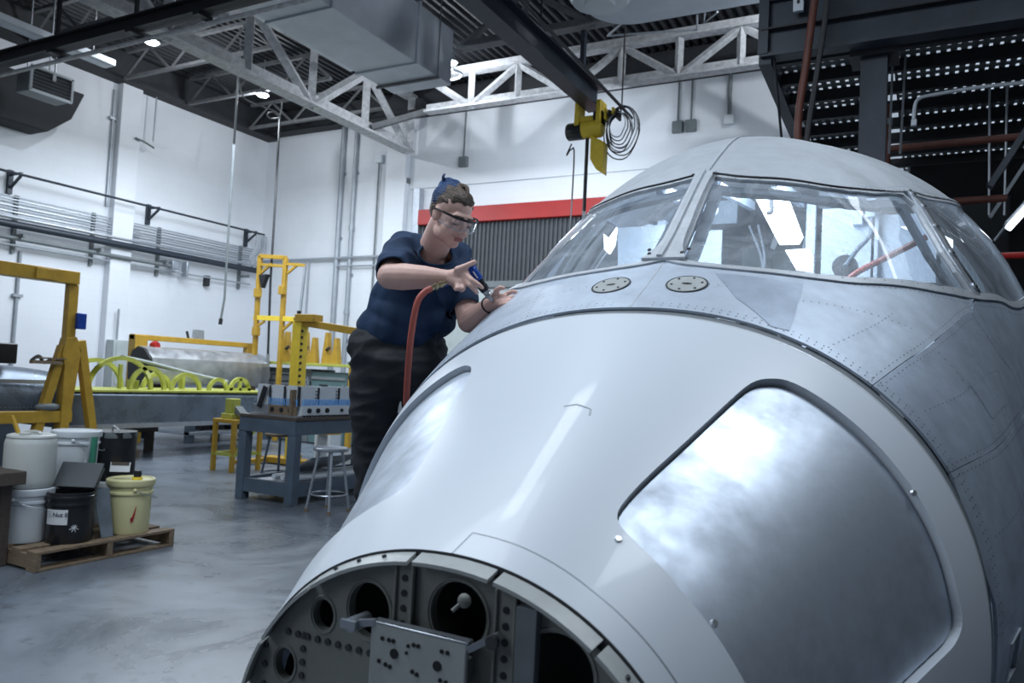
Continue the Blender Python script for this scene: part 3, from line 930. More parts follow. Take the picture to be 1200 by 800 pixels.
# columns
o = thing('steel_column', 'dark steel column standing behind the cockpit roof under the mezzanine', 'column', (-.42, 6.85, 0))
MB().bx(-.52, -.32, 6.78, 6.80, 0, 4.2).bx(-.52, -.32, 6.96, 6.98, 0, 4.2).bx(-.43, -.41, 6.8, 6.96, 0, 4.2).build('column_shaft', M['steel_dark'], o, smooth=False)
MB().bx(-.60, -.24, 6.72, 7.04, 4.14, 4.18).bx(-.60, -.24, 6.68, 7.08, 0, .03).build('end_plate', M['black_steel'], o, smooth=False)
def post(x0, x1, lab, y=6.6, z0=4.66, z1=6.9, m_='steel_dark'):
    tag(MB().bx(x0, x1, y - .06, y - .045, z0, z1).bx(x0, x1, y + .045, y + .06, z0, z1).bx((x0 + x1) / 2 - .01, (x0 + x1) / 2 + .01, y - .05, y + .05, z0, z1).build('steel_post', M[m_], smooth=False), lab, 'post')
post(-1.30, -1.22, 'dark post rising at the left end of the mezzanine beam', z0=4.2)
post(-.47, -.38, 'dark post rising from the mezzanine beam above the steel column')
post(.10, .17, 'left one of two close dark posts on the mezzanine beam')
post(.22, .29, 'right one of two close dark posts on the mezzanine beam')
o = thing('conduit_rail', 'pale blue grey slotted rail standing on the mezzanine beam near its left end', 'rail', (-.98, 6.5, 4.6))
MB().bx(-1.02, -.94, 6.5, 6.54, 4.5, 6.4).build('channel', M['duct'], o, smooth=False)
for k in range(6):
    MB().bx(-.99, -.97, 6.495, 6.50, 4.56 + k * .1, 4.59 + k * .1).build('slot', M['black'], o, smooth=False)
# diagonal brace under the mezzanine, right
tag(MB().bar((.95, 7.6, 4.1), (.45, 7.6, 3.2), .12, .05).build('diagonal_brace', M['steel_dark'], smooth=False), 'dark diagonal brace under the mezzanine at the right edge', 'brace')
# partition wall below the mezzanine
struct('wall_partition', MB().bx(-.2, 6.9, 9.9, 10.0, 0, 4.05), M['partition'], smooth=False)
# red hose and black cable draped over the front beam
tag(MB().tube(smooth_path([(-0.818, 6.350, 4.627), (-0.848, 6.350, 4.355), (-0.887, 6.350, 3.947), (-0.922, 6.350, 3.641), (-0.928, 6.350, 3.401), (-0.893, 6.300, 3.111)]), .030, 10).build('air_hose', M['red_pipe']), 'thick red brown hose hanging down behind the cockpit roof', 'hose')
tag(MB().tube(smooth_path([(-0.723, 6.300, 4.583), (-0.751, 6.300, 4.247), (-0.806, 6.300, 3.780), (-0.851, 6.300, 3.378), (-0.855, 6.300, 3.108)]), .022, 8).build('power_cable', M['cable']), 'black cable hanging beside the red brown hose', 'cable')
tag(MB().tube([(-1.18, 6.62, 4.2), (-1.148, 7.000, 3.507)], .012, 6).build('thin_rod', M['cable']), 'thin black rod left of the red brown hose', 'rod')
# pipes in the dark bay
o = thing('sprinkler_pipe', 'rusty red pipe crossing under the mezzanine with a vertical drop', 'pipe', (.2, 8.0, 3.7))
MB().tube([(-.36, 8.0, 3.2), (-.36, 8.0, 4.15)], .03, 8).tube([(-.36, 8.0, 3.72), (2.4, 8.0, 3.74)], .035, 10).build('pipe', M['red_pipe'], o)
MB().box((-.36, 8.0, 3.98), (.08, .08, .06)).build('coupling', M['conduit'], o, bevel=.01)
o = thing('sprinkler_pipe', 'short rusty red pipe beside the side window, under the braces', 'pipe', (.4, 8.0, 3.19))
MB().tube([(0.200, 8.000, 3.183), (0.607, 8.000, 3.187)], .035, 10).build('pipe', M['red_pipe'], o)
tag(MB().tube([(0.455, 7.000, 2.510), (0.811, 7.000, 2.512)], .026, 8).build('air_pipe', M['red_paint']), 'bright red pipe at the right edge beside the side window', 'pipe')
o = thing('bent_conduit', 'thin pale conduit with an elbow and a small box under the mezzanine', 'conduit', (.1, 7.2, 3.9))
MB().tube(smooth_path([(0.635, 6.500, 3.679), (0.321, 6.500, 3.685), (0.046, 6.500, 3.670), (-0.078, 6.500, 3.653), (-0.111, 6.500, 3.591), (-0.115, 6.500, 3.480)]), .014, 8).build('conduit', M['conduit'], o)
MB().box((-0.114, 6.500, 3.466), (.04, .04, .05)).build('end_box', M['conduit'], o, bevel=.004)
for k, (a, b_) in enumerate((((1158, 175), (1159, 252)), ((1178, 218), (1177, 252)), ((1060, 117), (1056, 165)), ((1045, 118), (1043, 168)))):
    A = Vector((((0.458, 8.000, 3.639)), ((0.593, 8.000, 3.295)), ((-0.202, 7.200, 3.898)), ((-0.300, 7.200, 3.903)))[k])
    A.z = 4.28
    B_ = Vector((((0.475, 8.000, 3.042)), ((0.591, 8.000, 3.035)), ((-0.224, 7.200, 3.438)), ((-0.308, 7.200, 3.446)))[k])
    tag(MB().tube([A, B_], .010, 6).build('hanger_rod', M['conduit']), ['longest thin hanger rod beside the lit tube light', 'short hanger rod nearest the lit tube light', 'thin hanger rod right of the steel column', 'thin hanger rod close behind the steel column'][k], 'rod')
# diagonal pale braces
tag(MB().bar((0.805, 8.400, 3.640), (0.506, 8.400, 3.100), .05, .03).build('slanted_channel', M['conduit'], smooth=False), 'pale slanted channel above the tube light', 'channel')
tag(MB().tube([(0.788, 8.300, 3.244), (0.537, 8.300, 2.863)], .012, 6).build('slanted_rod', M['conduit']), 'thin slanted rod just above the tube light', 'rod')
# lit fixture
o = thing('tube_light', 'lit fluorescent tube light at the right edge under the mezzanine', 'light fixture', (.7, 8.0, 2.9))
a, b_ = V((0.556, 7.200, 2.759)), V((0.837, 7.200, 3.122))
dd = (b_ - a).normalized()
MB().bar(a + Vector((0, 0.05, .03)), b_ + Vector((0, .05, .03)), .16, .06).build('housing', M['light_steel'], o, bevel=.01)
MB().bar(a, b_, .10, .05).build('lens', M['tube_light'], o, bevel=.01)
# dim clutter under the mezzanine
for k, (x0, x1, z0, z1, y, m_, lab) in enumerate(((.0, .7, 2.6, 3.4, 8.8, 'hood', 'dark duct box under the mezzanine behind the pipes'), (1.2, 2.6, 1.9, 2.5, 8.6, 'hood', 'dark grey box beside the bright red pipe'))):
    tag(MB().bx(x0, x1, y, y + .6, z0, z1).build('ceiling_box', M[m_], bevel=.02), lab, 'box')

# ------------------------------------------------------------------ left bay equipment
def leg_frame(pts, w=.05):
    mb = MB()
    for p, q in pts:
        mb.bar(p, q, w, w)
    return mb
# yellow gantry
g = thing('gantry_frame', 'big yellow steel gantry frame with an A shaped end at the left edge', 'gantry', (-9.4, 5.8, 0))
GX = -9.4
MB().bx(GX - .09, GX + .09, 1.5, 5.9, 2.27, 2.43).build('top_beam', M['yellow'], g, bevel=.008)
MB().bx(GX + .09, GX + .11, 5.35, 5.58, 2.28, 2.41).build('beam_plate', M['yellow'], g, bevel=.004)
MB().bx(GX - .05, GX + .05, 5.80, 5.92, 1.45, 2.27).build('upper_post', M['yellow'], g, bevel=.005)
MB().prism([(GX - .07, 5.80, .40), (GX - .07, 5.80, 1.25), (GX - .07, 5.76, 1.40), (GX - .07, 5.80, 1.60), (GX - .07, 5.93, 1.62), (GX - .07, 6.0, 1.45), (GX - .07, 5.90, .40)], (.14, 0, 0)).build('gusset_plate', M['yellow'], g, bevel=.006)
MB().bar((GX + .02, 6.0, 1.58), (GX + .02, 6.33, 0.02), .10, .10, up=(1, 0, 0)).build('leg', M['yellow'], g, bevel=.005)
MB().bar((GX, 5.80, 1.5), (GX, 5.45, 0.02), .10, .10).build('leg', M['yellow'], g, bevel=.005)
MB().bx(GX - .05, GX + .05, 5.4, 6.42, 0, .05).build('foot_bar', M['yellow'], g, bevel=.005)
MB().bx(GX - .06, GX + .06, 1.5, 5.95, .56, .70).build('lower_beam', M['yellow'], g, bevel=.006)
MB().bx(GX + .05, GX + .12, 5.38, 5.74, 1.27, 1.31).bx(GX + .05, GX + .12, 5.45, 5.78, 1.33, 1.35).build('tool_bar', M['wood'], g, smooth=False, label='wooden bar laid across the gantry plate')
MB().bx(GX + .02, GX + .1, 5.90, 6.02, 1.72, 1.92).build('blue_sign', M['blue_plastic'], g, bevel=.008, label='small blue box fixed to the post')
MB().ell((GX + .02, 5.66, .75), (.06, .16, .05)).build('rag', M['machine_grey'], g)
tag(MB().bx(-10.3, -9.9, 5.0, 5.55, 1.25, 1.50).build('tool_case', M['black_plastic'], bevel=.015), 'black case on top of the grey fuselage section at the left edge', 'case')
tag(MB().tube(smooth_path([(-9.9, 5.72, 1.30), (-9.88, 5.8, 1.36), (-9.9, 5.88, 1.28), (-9.86, 5.97, 1.33), (-9.88, 6.1, 1.30)]), .022, 6).build('wire_tangle', M['cable']), 'small tangle of black wire beside the black case', 'wire')
# grey fuselage section with rivet rows
o = thing('fuselage_section', 'dark grey riveted aircraft section behind the yellow gantry at the left edge', 'aircraft section', (-10.3, 4.6, .6))
prof = [(-.50, .0), (-.46, .28), (-.34, .5), (-.1, .62), (.15, .60), (.36, .50), (.48, .28), (.52, 0), (.46, -.1), (-.4, -.1)]
secs = []
for yy, s_, zz in ((1.6, 1.12, .64), (4.0, 1.08, .64), (5.2, 1.0, .64), (5.9, .88, .66), (6.15, .80, .68)):
    secs.append([(-10.35 + px_ * s_, yy, zz + pz_ * s_) for px_, pz_ in prof])
vs_ = [p for s_ in secs for p in s_]
n = len(prof)
fs = [(i * n + k, i * n + (k + 1) % n, (i + 1) * n + (k + 1) % n, (i + 1) * n + k) for i in range(len(secs) - 1) for k in range(n)]
fs += [tuple(range(n - 1, -1, -1)), tuple((len(secs) - 1) * n + k for k in range(n))]
MB().add(vs_, fs).build('skin', M['grey_skin'], o, sharp=60)
MB().bar((-9.83, 1.6, 1.06), (-9.92, 6.1, 1.03), .02, .05).build('edge_strip', M['light_steel'], o, smooth=False)
rv = MB()
for k in range(60):
    rv.box((-9.79, 3.4 + k * .045, .93 - .0006 * k), (.012, .012, .012))
    rv.box((-9.78, 3.4 + k * .045, .72), (.012, .012, .012))
ro = rv.build('rivets', M['light_steel'], o, smooth=False)
ro['kind'] = 'stuff'
MB().bx(-10.8, -9.9, 4.0, 4.2, 0, .56).bx(-10.8, -9.9, 5.4, 5.6, 0, .58).build('support', M['table_grey'], o, smooth=False)
# long wing panel with yellow-green ribs
wp = thing('aircraft_wing', 'long blue grey wing panel carrying yellow green arched ribs, on stands', 'wing', (-9.75, 7.6, .9))
prof = [(0, .0), (0, .42), (-.05, .46), (-.9, .46), (-1.0, .42), (-1.0, .05), (-.9, 0)]
MB().prism([(-9.55 + px_, 5.9, .47 + pz_) for px_, pz_ in prof], (0, 3.7, -.02)).build('skin', M['grey_skin'], wp, bevel=.012)
MB().bx(-9.55, -9.53, 5.9, 9.55, .44, .50).build('lower_edge', M['light_steel'], wp, smooth=False)
MB().bx(-10.55, -9.56, 5.95, 9.5, .925, .955).build('top_plate', M['lime_primer'], wp, bevel=.004)
def arch(y, hgt, wid, full=True):
    outer = arc((0, 0, 0), 1, 0, 180, 18, (1, 0, 0), (0, 1, 0))
    t = .055
    mb = MB()
    ring_o = [(-9.75, y + p.x * wid, .955 + p.y * hgt) for p in outer]
    ring_i = [(-9.75, y + p.x * (wid - t), .955 + max(0, p.y) * (hgt - t)) for p in outer]
    for k in range(len(ring_o) - 1):
        mb.prism([ring_o[k], ring_o[k + 1], ring_i[k + 1], ring_i[k]], (-.05, 0, 0))
    mb.build('arched_rib', M['lime_primer'], wp, sharp=35)
for (yc, hh, ww) in ((6.88, .46, .50), (7.30, .34, .30), (7.95, .26, .28), (8.55, .20, .20)):
    arch(yc, hh, ww)
# last rib with two holes
a_ = MB()
cx_, r0_ = 8.98, .22
for k in range(12):
    t0, t1 = radians(180 * k / 12), radians(180 * (k + 1) / 12)
    a_.prism([(-9.75, cx_ + r0_ * cos(t0), .955 + r0_ * sin(t0)), (-9.75, cx_ + r0_ * cos(t1), .955 + r0_ * sin(t1)), (-9.75, cx_ + .16 * cos(t1), .955 + .16 * sin(t1)), (-9.75, cx_ + .16 * cos(t0), .955 + .16 * sin(t0))], (-.04, 0, 0))
a_.bx(-9.79, -9.75, cx_ - .22, cx_ + .22, .955, 1.0).bx(-9.79, -9.75, cx_ - .025, cx_ + .025, .955, 1.15)
a_.build('arched_rib', M['lime_primer'], wp, sharp=35, label='small arched rib with two round holes')
for (yc, hh, ww) in ((6.9, .42, .44), (7.9, .24, .26)):
    outer = arc((0, 0, 0), 1, 0, 180, 14, (1, 0, 0), (0, 1, 0))
    mb = MB()
    for k in range(14):
        p, q = outer[k], outer[k + 1]
        mb.prism([(-10.35, yc + p.x * ww, .955 + p.y * hh), (-10.35, yc + q.x * ww, .955 + q.y * hh), (-10.35, yc + q.x * (ww - .06), .955 + q.y * (hh - .06)), (-10.35, yc + p.x * (ww - .06), .955 + p.y * (hh - .06))], (-.05, 0, 0))
    mb.build('arched_rib', M['lime_primer'], wp, sharp=35)
MB().tube(smooth_path([(-9.8, 6.95, 1.40), (-9.8, 7.35, 1.34), (-9.8, 8.1, 1.20), (-9.8, 8.75, 1.10)]), .022, 8).build('stringer', M['cream_box'], wp, label='pale bent stringer over the ribs')
MB().tube(smooth_path([(-9.95, 6.98, 1.42), (-9.95, 7.5, 1.30), (-9.95, 8.5, 1.16)]), .012, 6).build('stringer', M['cable'], wp)
MB().bx(-10.0, -9.96, 6.98, 7.03, .96, 1.3).build('upright', M['lime_primer'], wp, bevel=.004)
MB().bx(-10.1, -9.9, 7.2, 7.26, .96, 1.08).build('upright', M['lime_primer'], wp, bevel=.004)
MB().bx(-10.2, -10.1, 8.15, 8.2, .96, 1.15).build('upright', M['lime_primer'], wp, bevel=.004)
MB().bx(-10.4, -9.7, 6.35, 6.75, .2, .45).bx(-10.4, -10.3, 6.35, 6.45, 0, .2).bx(-9.8, -9.7, 6.65, 6.75, 0, .2).build('stand', M['wood_dark'], wp, smooth=False)
# brown trestle under the wing
o = thing('wooden_trestle', 'low dark wooden trestle with a yellow top pad under the wing panel', 'trestle', (-10.4, 7.6, 0))
MB().bx(-11.2, -10.25, 7.0, 7.9, .30, .44).build('top', M['wood_dark'], o, bevel=.01)
for (xx, yy) in ((-10.35, 7.05), (-10.35, 7.82), (-11.1, 7.05), (-11.1, 7.82)):
    MB().bx(xx - .05, xx + .05, yy - .05, yy + .05, 0, .30).build('leg', M['wood_dark'], o, smooth=False)
MB().bx(-10.6, -10.22, 7.62, 8.02, .44, .49).build('pad', M['yellow'], o, bevel=.01)
# low grey table further back
o = thing('low_table', 'low blue grey steel table far back under the wing panel', 'table', (-11.6, 9.6, 0))
MB().bx(-12.3, -10.9, 9.0, 10.8, .50, .56).build('tabletop', M['light_steel'], o, bevel=.008)
MB().bx(-12.3, -10.9, 9.0, 10.8, .14, .20).build('lower_shelf', M['light_steel'], o, bevel=.008)
for (xx, yy) in ((-12.22, 9.06), (-10.97, 9.06), (-12.22, 10.7), (-10.97, 10.7)):
    MB().bx(xx - .06, xx + .06, yy - .06, yy + .06, 0, .5).build('leg', M['table_grey'], o, smooth=False)
for k in range(5):
    tag(MB().bx(-11.6 + .1 * k, -11.2 + .08 * k, 9.5 + .25 * k, 9.68 + .25 * k, .20, .27 + .02 * (k % 2)).build('metal_offcut', M['black_steel'], smooth=False), ['dark metal offcut at the near end of the low table shelf', 'second dark offcut from the near end of the low table shelf', 'middle dark offcut on the low table shelf', 'fourth dark offcut from the near end of the low table shelf', 'dark metal offcut at the far end of the low table shelf'][k], 'offcut', 'offcuts on the low table shelf')
# silver wing on yellow cradle
sw = thing('wing_section', 'long silver metal wing section with a dark rib end, held in a yellow cradle', 'wing', (-10.9, 9.2, 1.0))
prof = [(.10, .0), (.14, .20), (.10, .42), (-.05, .56), (-.22, .60), (-.36, .52), (-.44, .3), (-.42, .05), (-.2, -.06)]
MB().prism([(-10.95 + px_, 8.15, 1.0 + pz_) for px_, pz_ in prof], (0, 2.5, 0)).build('skin', M['silver_skin'], sw, sharp=35)
MB().prism([(-10.95 + px_ * .96 - .005, 8.11, 1.015 + pz_ * .96) for px_, pz_ in prof], (0, .035, 0)).build('end_rib', M['black_steel'], sw, sharp=35)
for yy in (8.5, 9.8):
    MB().bx(-11.25, -10.75, yy - .05, yy + .05, .56, .98).build('cradle_block', M['wood_dark'], sw, smooth=False)
# yellow portal frame over it
o = thing('portal_frame', 'low yellow steel frame standing over the silver wing section', 'frame', (-11.35, 9.4, 0))
MB().bx(-11.42, -11.25, 8.12, 8.35, .02, 1.78).build('post', M['yellow'], o, bevel=.006)
MB().bx(-11.40, -11.28, 8.12, 10.62, 1.70, 1.79).build('beam', M['yellow'], o, bevel=.006)
MB().bx(-11.40, -11.28, 10.5, 10.62, .02, 1.70).build('post', M['yellow'], o, bevel=.006)
MB().lathe([(0, -.06), (.06, -.06), (.08, 0), (.06, .06), (0, .06)], (-11.2, 8.45, 1.62), 14, (1, 0, 0)).build('push_button', M['red_paint'], o, label='red round knob')
tag(MB().prism([(-11.340, 9.268, 1.753), (-11.340, 9.287, 1.950), (-11.340, 9.487, 1.950), (-11.340, 9.502, 1.769)], (.05, 0, 0)).build('small_box', M['light_steel'], smooth=False), 'small grey box standing on the low yellow frame', 'box')
tag(MB().bar((-11.340, 9.213, 1.764), (-11.340, 9.166, 1.910), .03, .03).build('short_rod', M['black_steel'], smooth=False), 'short dark rod beside the small grey box on the yellow frame', 'rod')
# tall yellow ladder-like frame
o = thing('tower_frame', 'tall open yellow steel frame with a side arm by the back corner', 'frame', (-10.8, 10.5, 0))
Y0 = 10.5
f1 = [((-11.108, 10.500, 3.439)), ((-11.089, 10.500, 1.503)), ((-10.453, 10.500, 3.387)), ((-10.439, 10.500, 1.492))]
A1, A2, B1, B2 = [V(p) for p in f1]
MB().bar(A1, A2, .075, .075).build('post', M['yellow'], o, bevel=.004)
MB().bar(B1, B2, .075, .075).build('post', M['yellow'], o, bevel=.004)
MB().bar(A1, B1, .075, .075).build('top_bar', M['yellow'], o, bevel=.004)
MB().bar(A1 + Vector((0, 0, -.16)), B1 + Vector((0, 0, -.16)), .05, .05).build('cross_bar', M['yellow'], o, bevel=.004)
MB().bar((-11.159, 10.500, 2.274), (-10.147, 10.500, 2.249), .06, .09).build('cross_bar', M['yellow_bright'], o, bevel=.004)
MB().bar((-10.444, 10.500, 3.275), (-9.960, 10.500, 3.231), .05, .05).bar((-10.387, 10.500, 3.100), (-10.128, 10.500, 3.267), .04, .04).build('side_arm', M['yellow'], o, smooth=False)
MB().bar((-11.057, 10.500, 3.113), (-10.810, 10.500, 3.285), .04, .04).bar((-10.403, 10.500, 2.059), (-10.205, 10.500, 2.202), .04, .04).bar((-11.099, 10.500, 2.097), (-10.889, 10.500, 2.211), .04, .04).build('corner_brace', M['yellow'], o, smooth=False)
MB().prism([(-11.068, 10.450, 3.074), (-10.872, 10.450, 3.086), (-10.980, 10.450, 2.831)], (0, .1, 0)).build('dark_gusset', M['black_steel'], o, smooth=False)
MB().bar((-9.960, 10.500, 3.231), (-10.026, 10.500, 2.281), .04, .04).build('hanging_bar', M['conduit'], o, smooth=False)
for q in ((298, 345), (298, 392)):
    pass
for jc in ((-11.060, 10.450, 2.735), (-11.039, 10.450, 2.013), (-10.437, 10.450, 2.778)):
    MB().box(V(jc), (.12, .1, .16)).build('joint_block', M['yellow'], o, bevel=.005)
MB().bar((-11.092, 10.500, 1.535), (-11.092, 10.500, 1.535)[0:2] + (0.02,), .07, .07).bar((-10.442, 10.500, 1.524), (-10.442, 10.500, 1.524)[0:2] + (0.02,), .07, .07).build('lower_post', M['yellow'], o, smooth=False)
# workbench with yellow-green edge, cabinet and machine below
o = thing('steel_workbench', 'long workbench with a thin pale green edge against the back corner', 'workbench', (-10.2, 11.0, 0))
WB0, WB1 = -11.42, -8.9
MB().bx(WB0, WB1, 10.7, 11.5, 1.42, 1.47).build('worktop', M['lime_primer'], o, bevel=.004)
MB().bx(WB0 + .02, WB0 + .1, 10.72, 10.8, 0, 1.42).build('leg', M['white_plastic'], o, smooth=False)
MB().bx(WB1 - .1, WB1 - .02, 10.72, 10.8, 0, 1.42).build('leg', M['yellow'], o, smooth=False)
o = thing('drawer_cabinet', 'dark grey drawer cabinet under the workbench at the back', 'cabinet', (-10.6, 11.1, 0))
MB().bx(-11.25, -9.98, 10.85, 11.5, .02, 1.36).build('body', M['machine_grey'], o, smooth=False)
for k in range(6):
    dd_ = MB().bx(-11.2, -10.35, 10.825, 10.85, .12 + .2 * k, .29 + .2 * k).build('drawer', M['machine_grey'], o, bevel=.006)
    MB().bx(-11.1, -10.45, 10.80, 10.825, .25 + .2 * k, .265 + .2 * k).build('handle', M['light_steel'], dd_, smooth=False)
o = thing('machine_cabinet', 'teal machine cabinet with a small black window behind the worker', 'cabinet', (-9.5, 11.1, 0))
MB().bx(-9.95, -9.12, 10.82, 11.5, .02, 1.32).build('body', M['machine'], o, bevel=.012)
MB().bx(-9.93, -9.14, 10.80, 10.82, 1.18, 1.23).build('trim_strip', M['light_steel'], o, smooth=False)
MB().bx(-9.72, -9.55, 10.79, 10.82, .95, 1.09).build('small_window', M['black'], o, smooth=False)
MB().bx(-9.2, -9.16, 10.79, 10.82, .4, 1.1).build('door_edge', M['light_steel'], o, smooth=False)
# yellow forked stands on the workbench
for k, xx in enumerate((-10.62, -10.15, -9.62)):
    st = thing('forked_stand', ['yellow forked stand on the workbench, left of the hoist post', 'yellow forked stand on the workbench just right of the hoist post', 'yellow forked stand on the workbench nearest the worker'][k], 'stand', (xx, 10.95, 1.47), 'yellow forked stands on the workbench')
    mb = MB()
    mb.prism([(xx - .2, 10.9, 1.47), (xx - .13, 10.9, 2.05), (xx - .09, 10.9, 2.05), (xx - .05, 10.9, 1.70), (xx + .05, 10.9, 1.60), (xx + .09, 10.9, 1.95), (xx + .13, 10.9, 1.95), (xx + .2, 10.9, 1.47)], (0, .12, 0))
    mb.build('fork', M['yellow'], st, bevel=.004)
    MB().tube([(xx - .06, 10.88, 1.72), (xx + .02, 10.86, 1.76)], .03, 8).build('clamp_knob', M['black_steel'], st)
tag(MB().bx(-9.05, -8.95, 10.95, 11.15, 1.47, 1.62).bx(-9.2, -8.8, 10.9, 11.2, 1.47, 1.53).build('bench_instrument', M['machine'], bevel=.01), 'small teal instrument on the workbench beside the worker', 'instrument')
tag(MB().lathe([(0, 0), (.07, 0), (.07, .12), (.03, .17), (.03, .22), (0, .22)], (-9.98, 10.75, 1.0), 16).build('glass_bottle', M['clear']), 'clear bottle in front of the drawer cabinet', 'bottle')
# yellow hoist jib in front
o = thing('shop_crane', 'yellow shop crane with a square post and sloping boom, left of the worker', 'crane', (-7.6, 8.2, 0))
P1, P0 = V((-7.793, 8.200, 2.036)), V((-7.779, 8.200, 0.903))
MB().bx(P0.x - .10, P0.x + .06, 8.12, 8.28, 0.08, P1.z).build('post', M['yellow_bright'], o, bevel=.008)
MB().bar(V((-7.906, 8.200, 2.035)), V((-6.464, 8.200, 1.865)), .09, .10).build('boom', M['yellow'], o, bevel=.005)
MB().bx(P0.x - .05, P0.x + .30, 8.1, 8.3, P1.z - .02, P1.z + .09).build('head_block', M['yellow'], o, bevel=.008)
MB().lathe([(0, 0), (.03, 0), (.03, .12), (0, .12)], (-7.844, 8.200, 2.060), 10).build('pin', M['black_steel'], o)
MB().bx(P0.x - .5, P0.x + .6, 8.1, 8.3, .02, .10).bx(P0.x - .5, P0.x - .4, 7.6, 8.8, .02, .08).build('base', M['yellow'], o, bevel=.006)
tc_ = MB()
for k in range(12):
    tc_.box((P0.x + .075, 8.14, .9 + .09 * k), (.03, .02, .035))
t_ = tc_.build('rack_teeth', M['black_steel'], o, smooth=False)
# yellow stool/step frame and vice
o = thing('step_stand', 'small yellow steel step stand left of the work table', 'stand', (-7.9, 7.3, 0))
SX0, SX1, SY0, SY1 = -8.12, -7.72, 7.05, 7.55
MB().bx(SX0, SX1, SY0, SY1, .62, .67).build('top', M['yellow'], o, bevel=.006)
for (xx, yy) in ((SX0 + .03, SY0 + .03), (SX1 - .03, SY0 + .03), (SX0 + .03, SY1 - .03), (SX1 - .03, SY1 - .03)):
    MB().bx(xx - .025, xx + .025, yy - .025, yy + .025, 0, .62).build('leg', M['yellow'], o, smooth=False)
MB().bx(SX0, SX1, SY0 + .02, SY0 + .05, .2, .24).bx(SX0, SX1, SY1 - .05, SY1 - .02, .2, .24).bx(SX0 + .02, SX0 + .05, SY0, SY1, .2, .24).bx(SX1 - .05, SX1 - .02, SY0, SY1, .2, .24).build('stretcher', M['lime_primer'], o, smooth=False)
MB().bar((SX1 - .03, SY0 + .05, .24), (SX1 - .03, SY1 - .05, .58), .03, .03).build('diagonal_brace', M['lime_primer'], o, smooth=False)
o = thing('bench_vice', 'pale green vice on the yellow step stand', 'vice', (-7.95, 7.2, .67))
MB().bx(-8.05, -7.85, 7.12, 7.32, .67, .74).bx(-8.02, -7.90, 7.15, 7.3, .74, .93).build('body', M['lime_primer'], o, bevel=.008)
MB().prism([(-7.85, 7.16, .74), (-7.85, 7.16, .84), (-7.70, 7.16, .72), (-7.68, 7.16, .70)], (0, .12, 0)).build('jaw', M['machine_grey'], o, smooth=False)

# ------------------------------------------------------------------ work table with rib assembly
o = thing('work_table', 'blue grey steel work table with a lower shelf behind the nose', 'table', (-5.9, 6.6, 0))
TX0, TX1, TY0, TY1 = -6.28, -5.50, 5.80, 8.0
MB().bx(TX0, TX1, TY0, TY1, .84, .875).build('tabletop', M['wood_dark'], o, bevel=.004)
MB().bx(TX0, TX1, TY0, TY0 + .05, .70, .84).bx(TX0, TX1, TY1 - .05, TY1, .70, .84).bx(TX0, TX0 + .05, TY0, TY1, .70, .84).bx(TX1 - .05, TX1, TY0, TY1, .70, .84).build('apron', M['table_grey'], o, bevel=.005)
for (xx, yy) in ((TX0 + .05, TY0 + .05), (TX1 - .05, TY0 + .05), (TX0 + .05, TY1 - .05), (TX1 - .05, TY1 - .05)):
    MB().bx(xx - .05, xx + .05, yy - .05, yy + .05, 0, .70).build('leg', M['table_grey'], o, bevel=.004)
MB().bx(TX0 + .08, TX1 - .08, TY0 + .05, TY1 - .05, .17, .19).build('lower_shelf', M['light_steel'], o, smooth=False)
for rb in ((TX0 + .1, TX1 - .1, TY0 + .01, TY0 + .05), (TX0 + .1, TX1 - .1, TY1 - .05, TY1 - .01), (TX1 - .05, TX1 - .01, TY0 + .1, TY1 - .1), (TX0 + .01, TX0 + .05, TY0 + .1, TY1 - .1)):
    MB().bx(*rb, .08, .22).build('shelf_rail', M['table_grey'], o, smooth=False)
MB().bx(TX0 + .1, TX1 - .1, 7.5, 7.54, .2, .7).build('back_panel', M['table_grey'], o, smooth=False)
# stuff on the lower shelf
tag(MB().prism([(-6.1, 6.2, .2), (-6.1, 6.9, .2), (-5.6, 6.95, .42), (-5.6, 6.15, .42)], (0.02, 0, .03)).build('metal_sheet', M['silver_skin'], smooth=False), 'curved bronze grey metal sheet on the lower table shelf', 'sheet')
for k in range(3):
    tag(MB().tube([(-6.0 + .12 * k, 6.05, .225), (-5.92 + .12 * k, 7.3, .225)], .03, 8).build('rolled_sheet', M['white_plastic']), ['white roll lying farthest left on the lower table shelf', 'middle white roll on the lower table shelf', 'white roll lying nearest the round stool on the lower table shelf'][k], 'roll', 'white rolls on the lower table shelf')
tag(MB().bx(-5.85, -5.6, 7.2, 7.5, .2, .42).build('cardboard_scrap', M['wood'], bevel=.02), 'brown scrap bundle at the far end of the lower shelf', 'scrap')
# rib assembly on table: runs along y
ra = thing('rib_assembly', 'white sheet metal rib assembly with blue clips standing on the work table', 'assembly', (-5.75, 6.6, .875))
MB().bx(-5.60, -5.57, 5.95, 7.75, .89, .99).build('front_spar', M['white_plastic'], ra, smooth=False)
for k, yy in enumerate((6.05, 6.18, 6.32, 6.55, 6.85, 7.0, 7.25, 7.4)):
    MB().cyl((-5.57, yy, .94), (-5.552, yy, .94), .025 if k < 3 else .018, n=14).build('round_hole', M['black'], ra)
for k in range(6):
    yy = 5.93 + .32 * k
    MB().bx(-6.10, -5.62, yy + .03, yy + .042, .89, 1.18).build('rib_end', M['white_plastic'], ra, smooth=False)
    MB().bx(-5.625, -5.61, yy, yy + .27, .97, 1.19).build('rib_web', M['white_plastic'], ra, smooth=False)
    MB().bx(-5.61, -5.60, yy + .275, yy + .30, 1.0, 1.18).build('dark_strip', M['black_steel'], ra, smooth=False)
    for j in range(4):
        MB().bx(-5.61, -5.595, yy + .245, yy + .295, 1.03 + .035 * j, 1.038 + .035 * j).build('lug', M['black_steel'], ra, smooth=False)
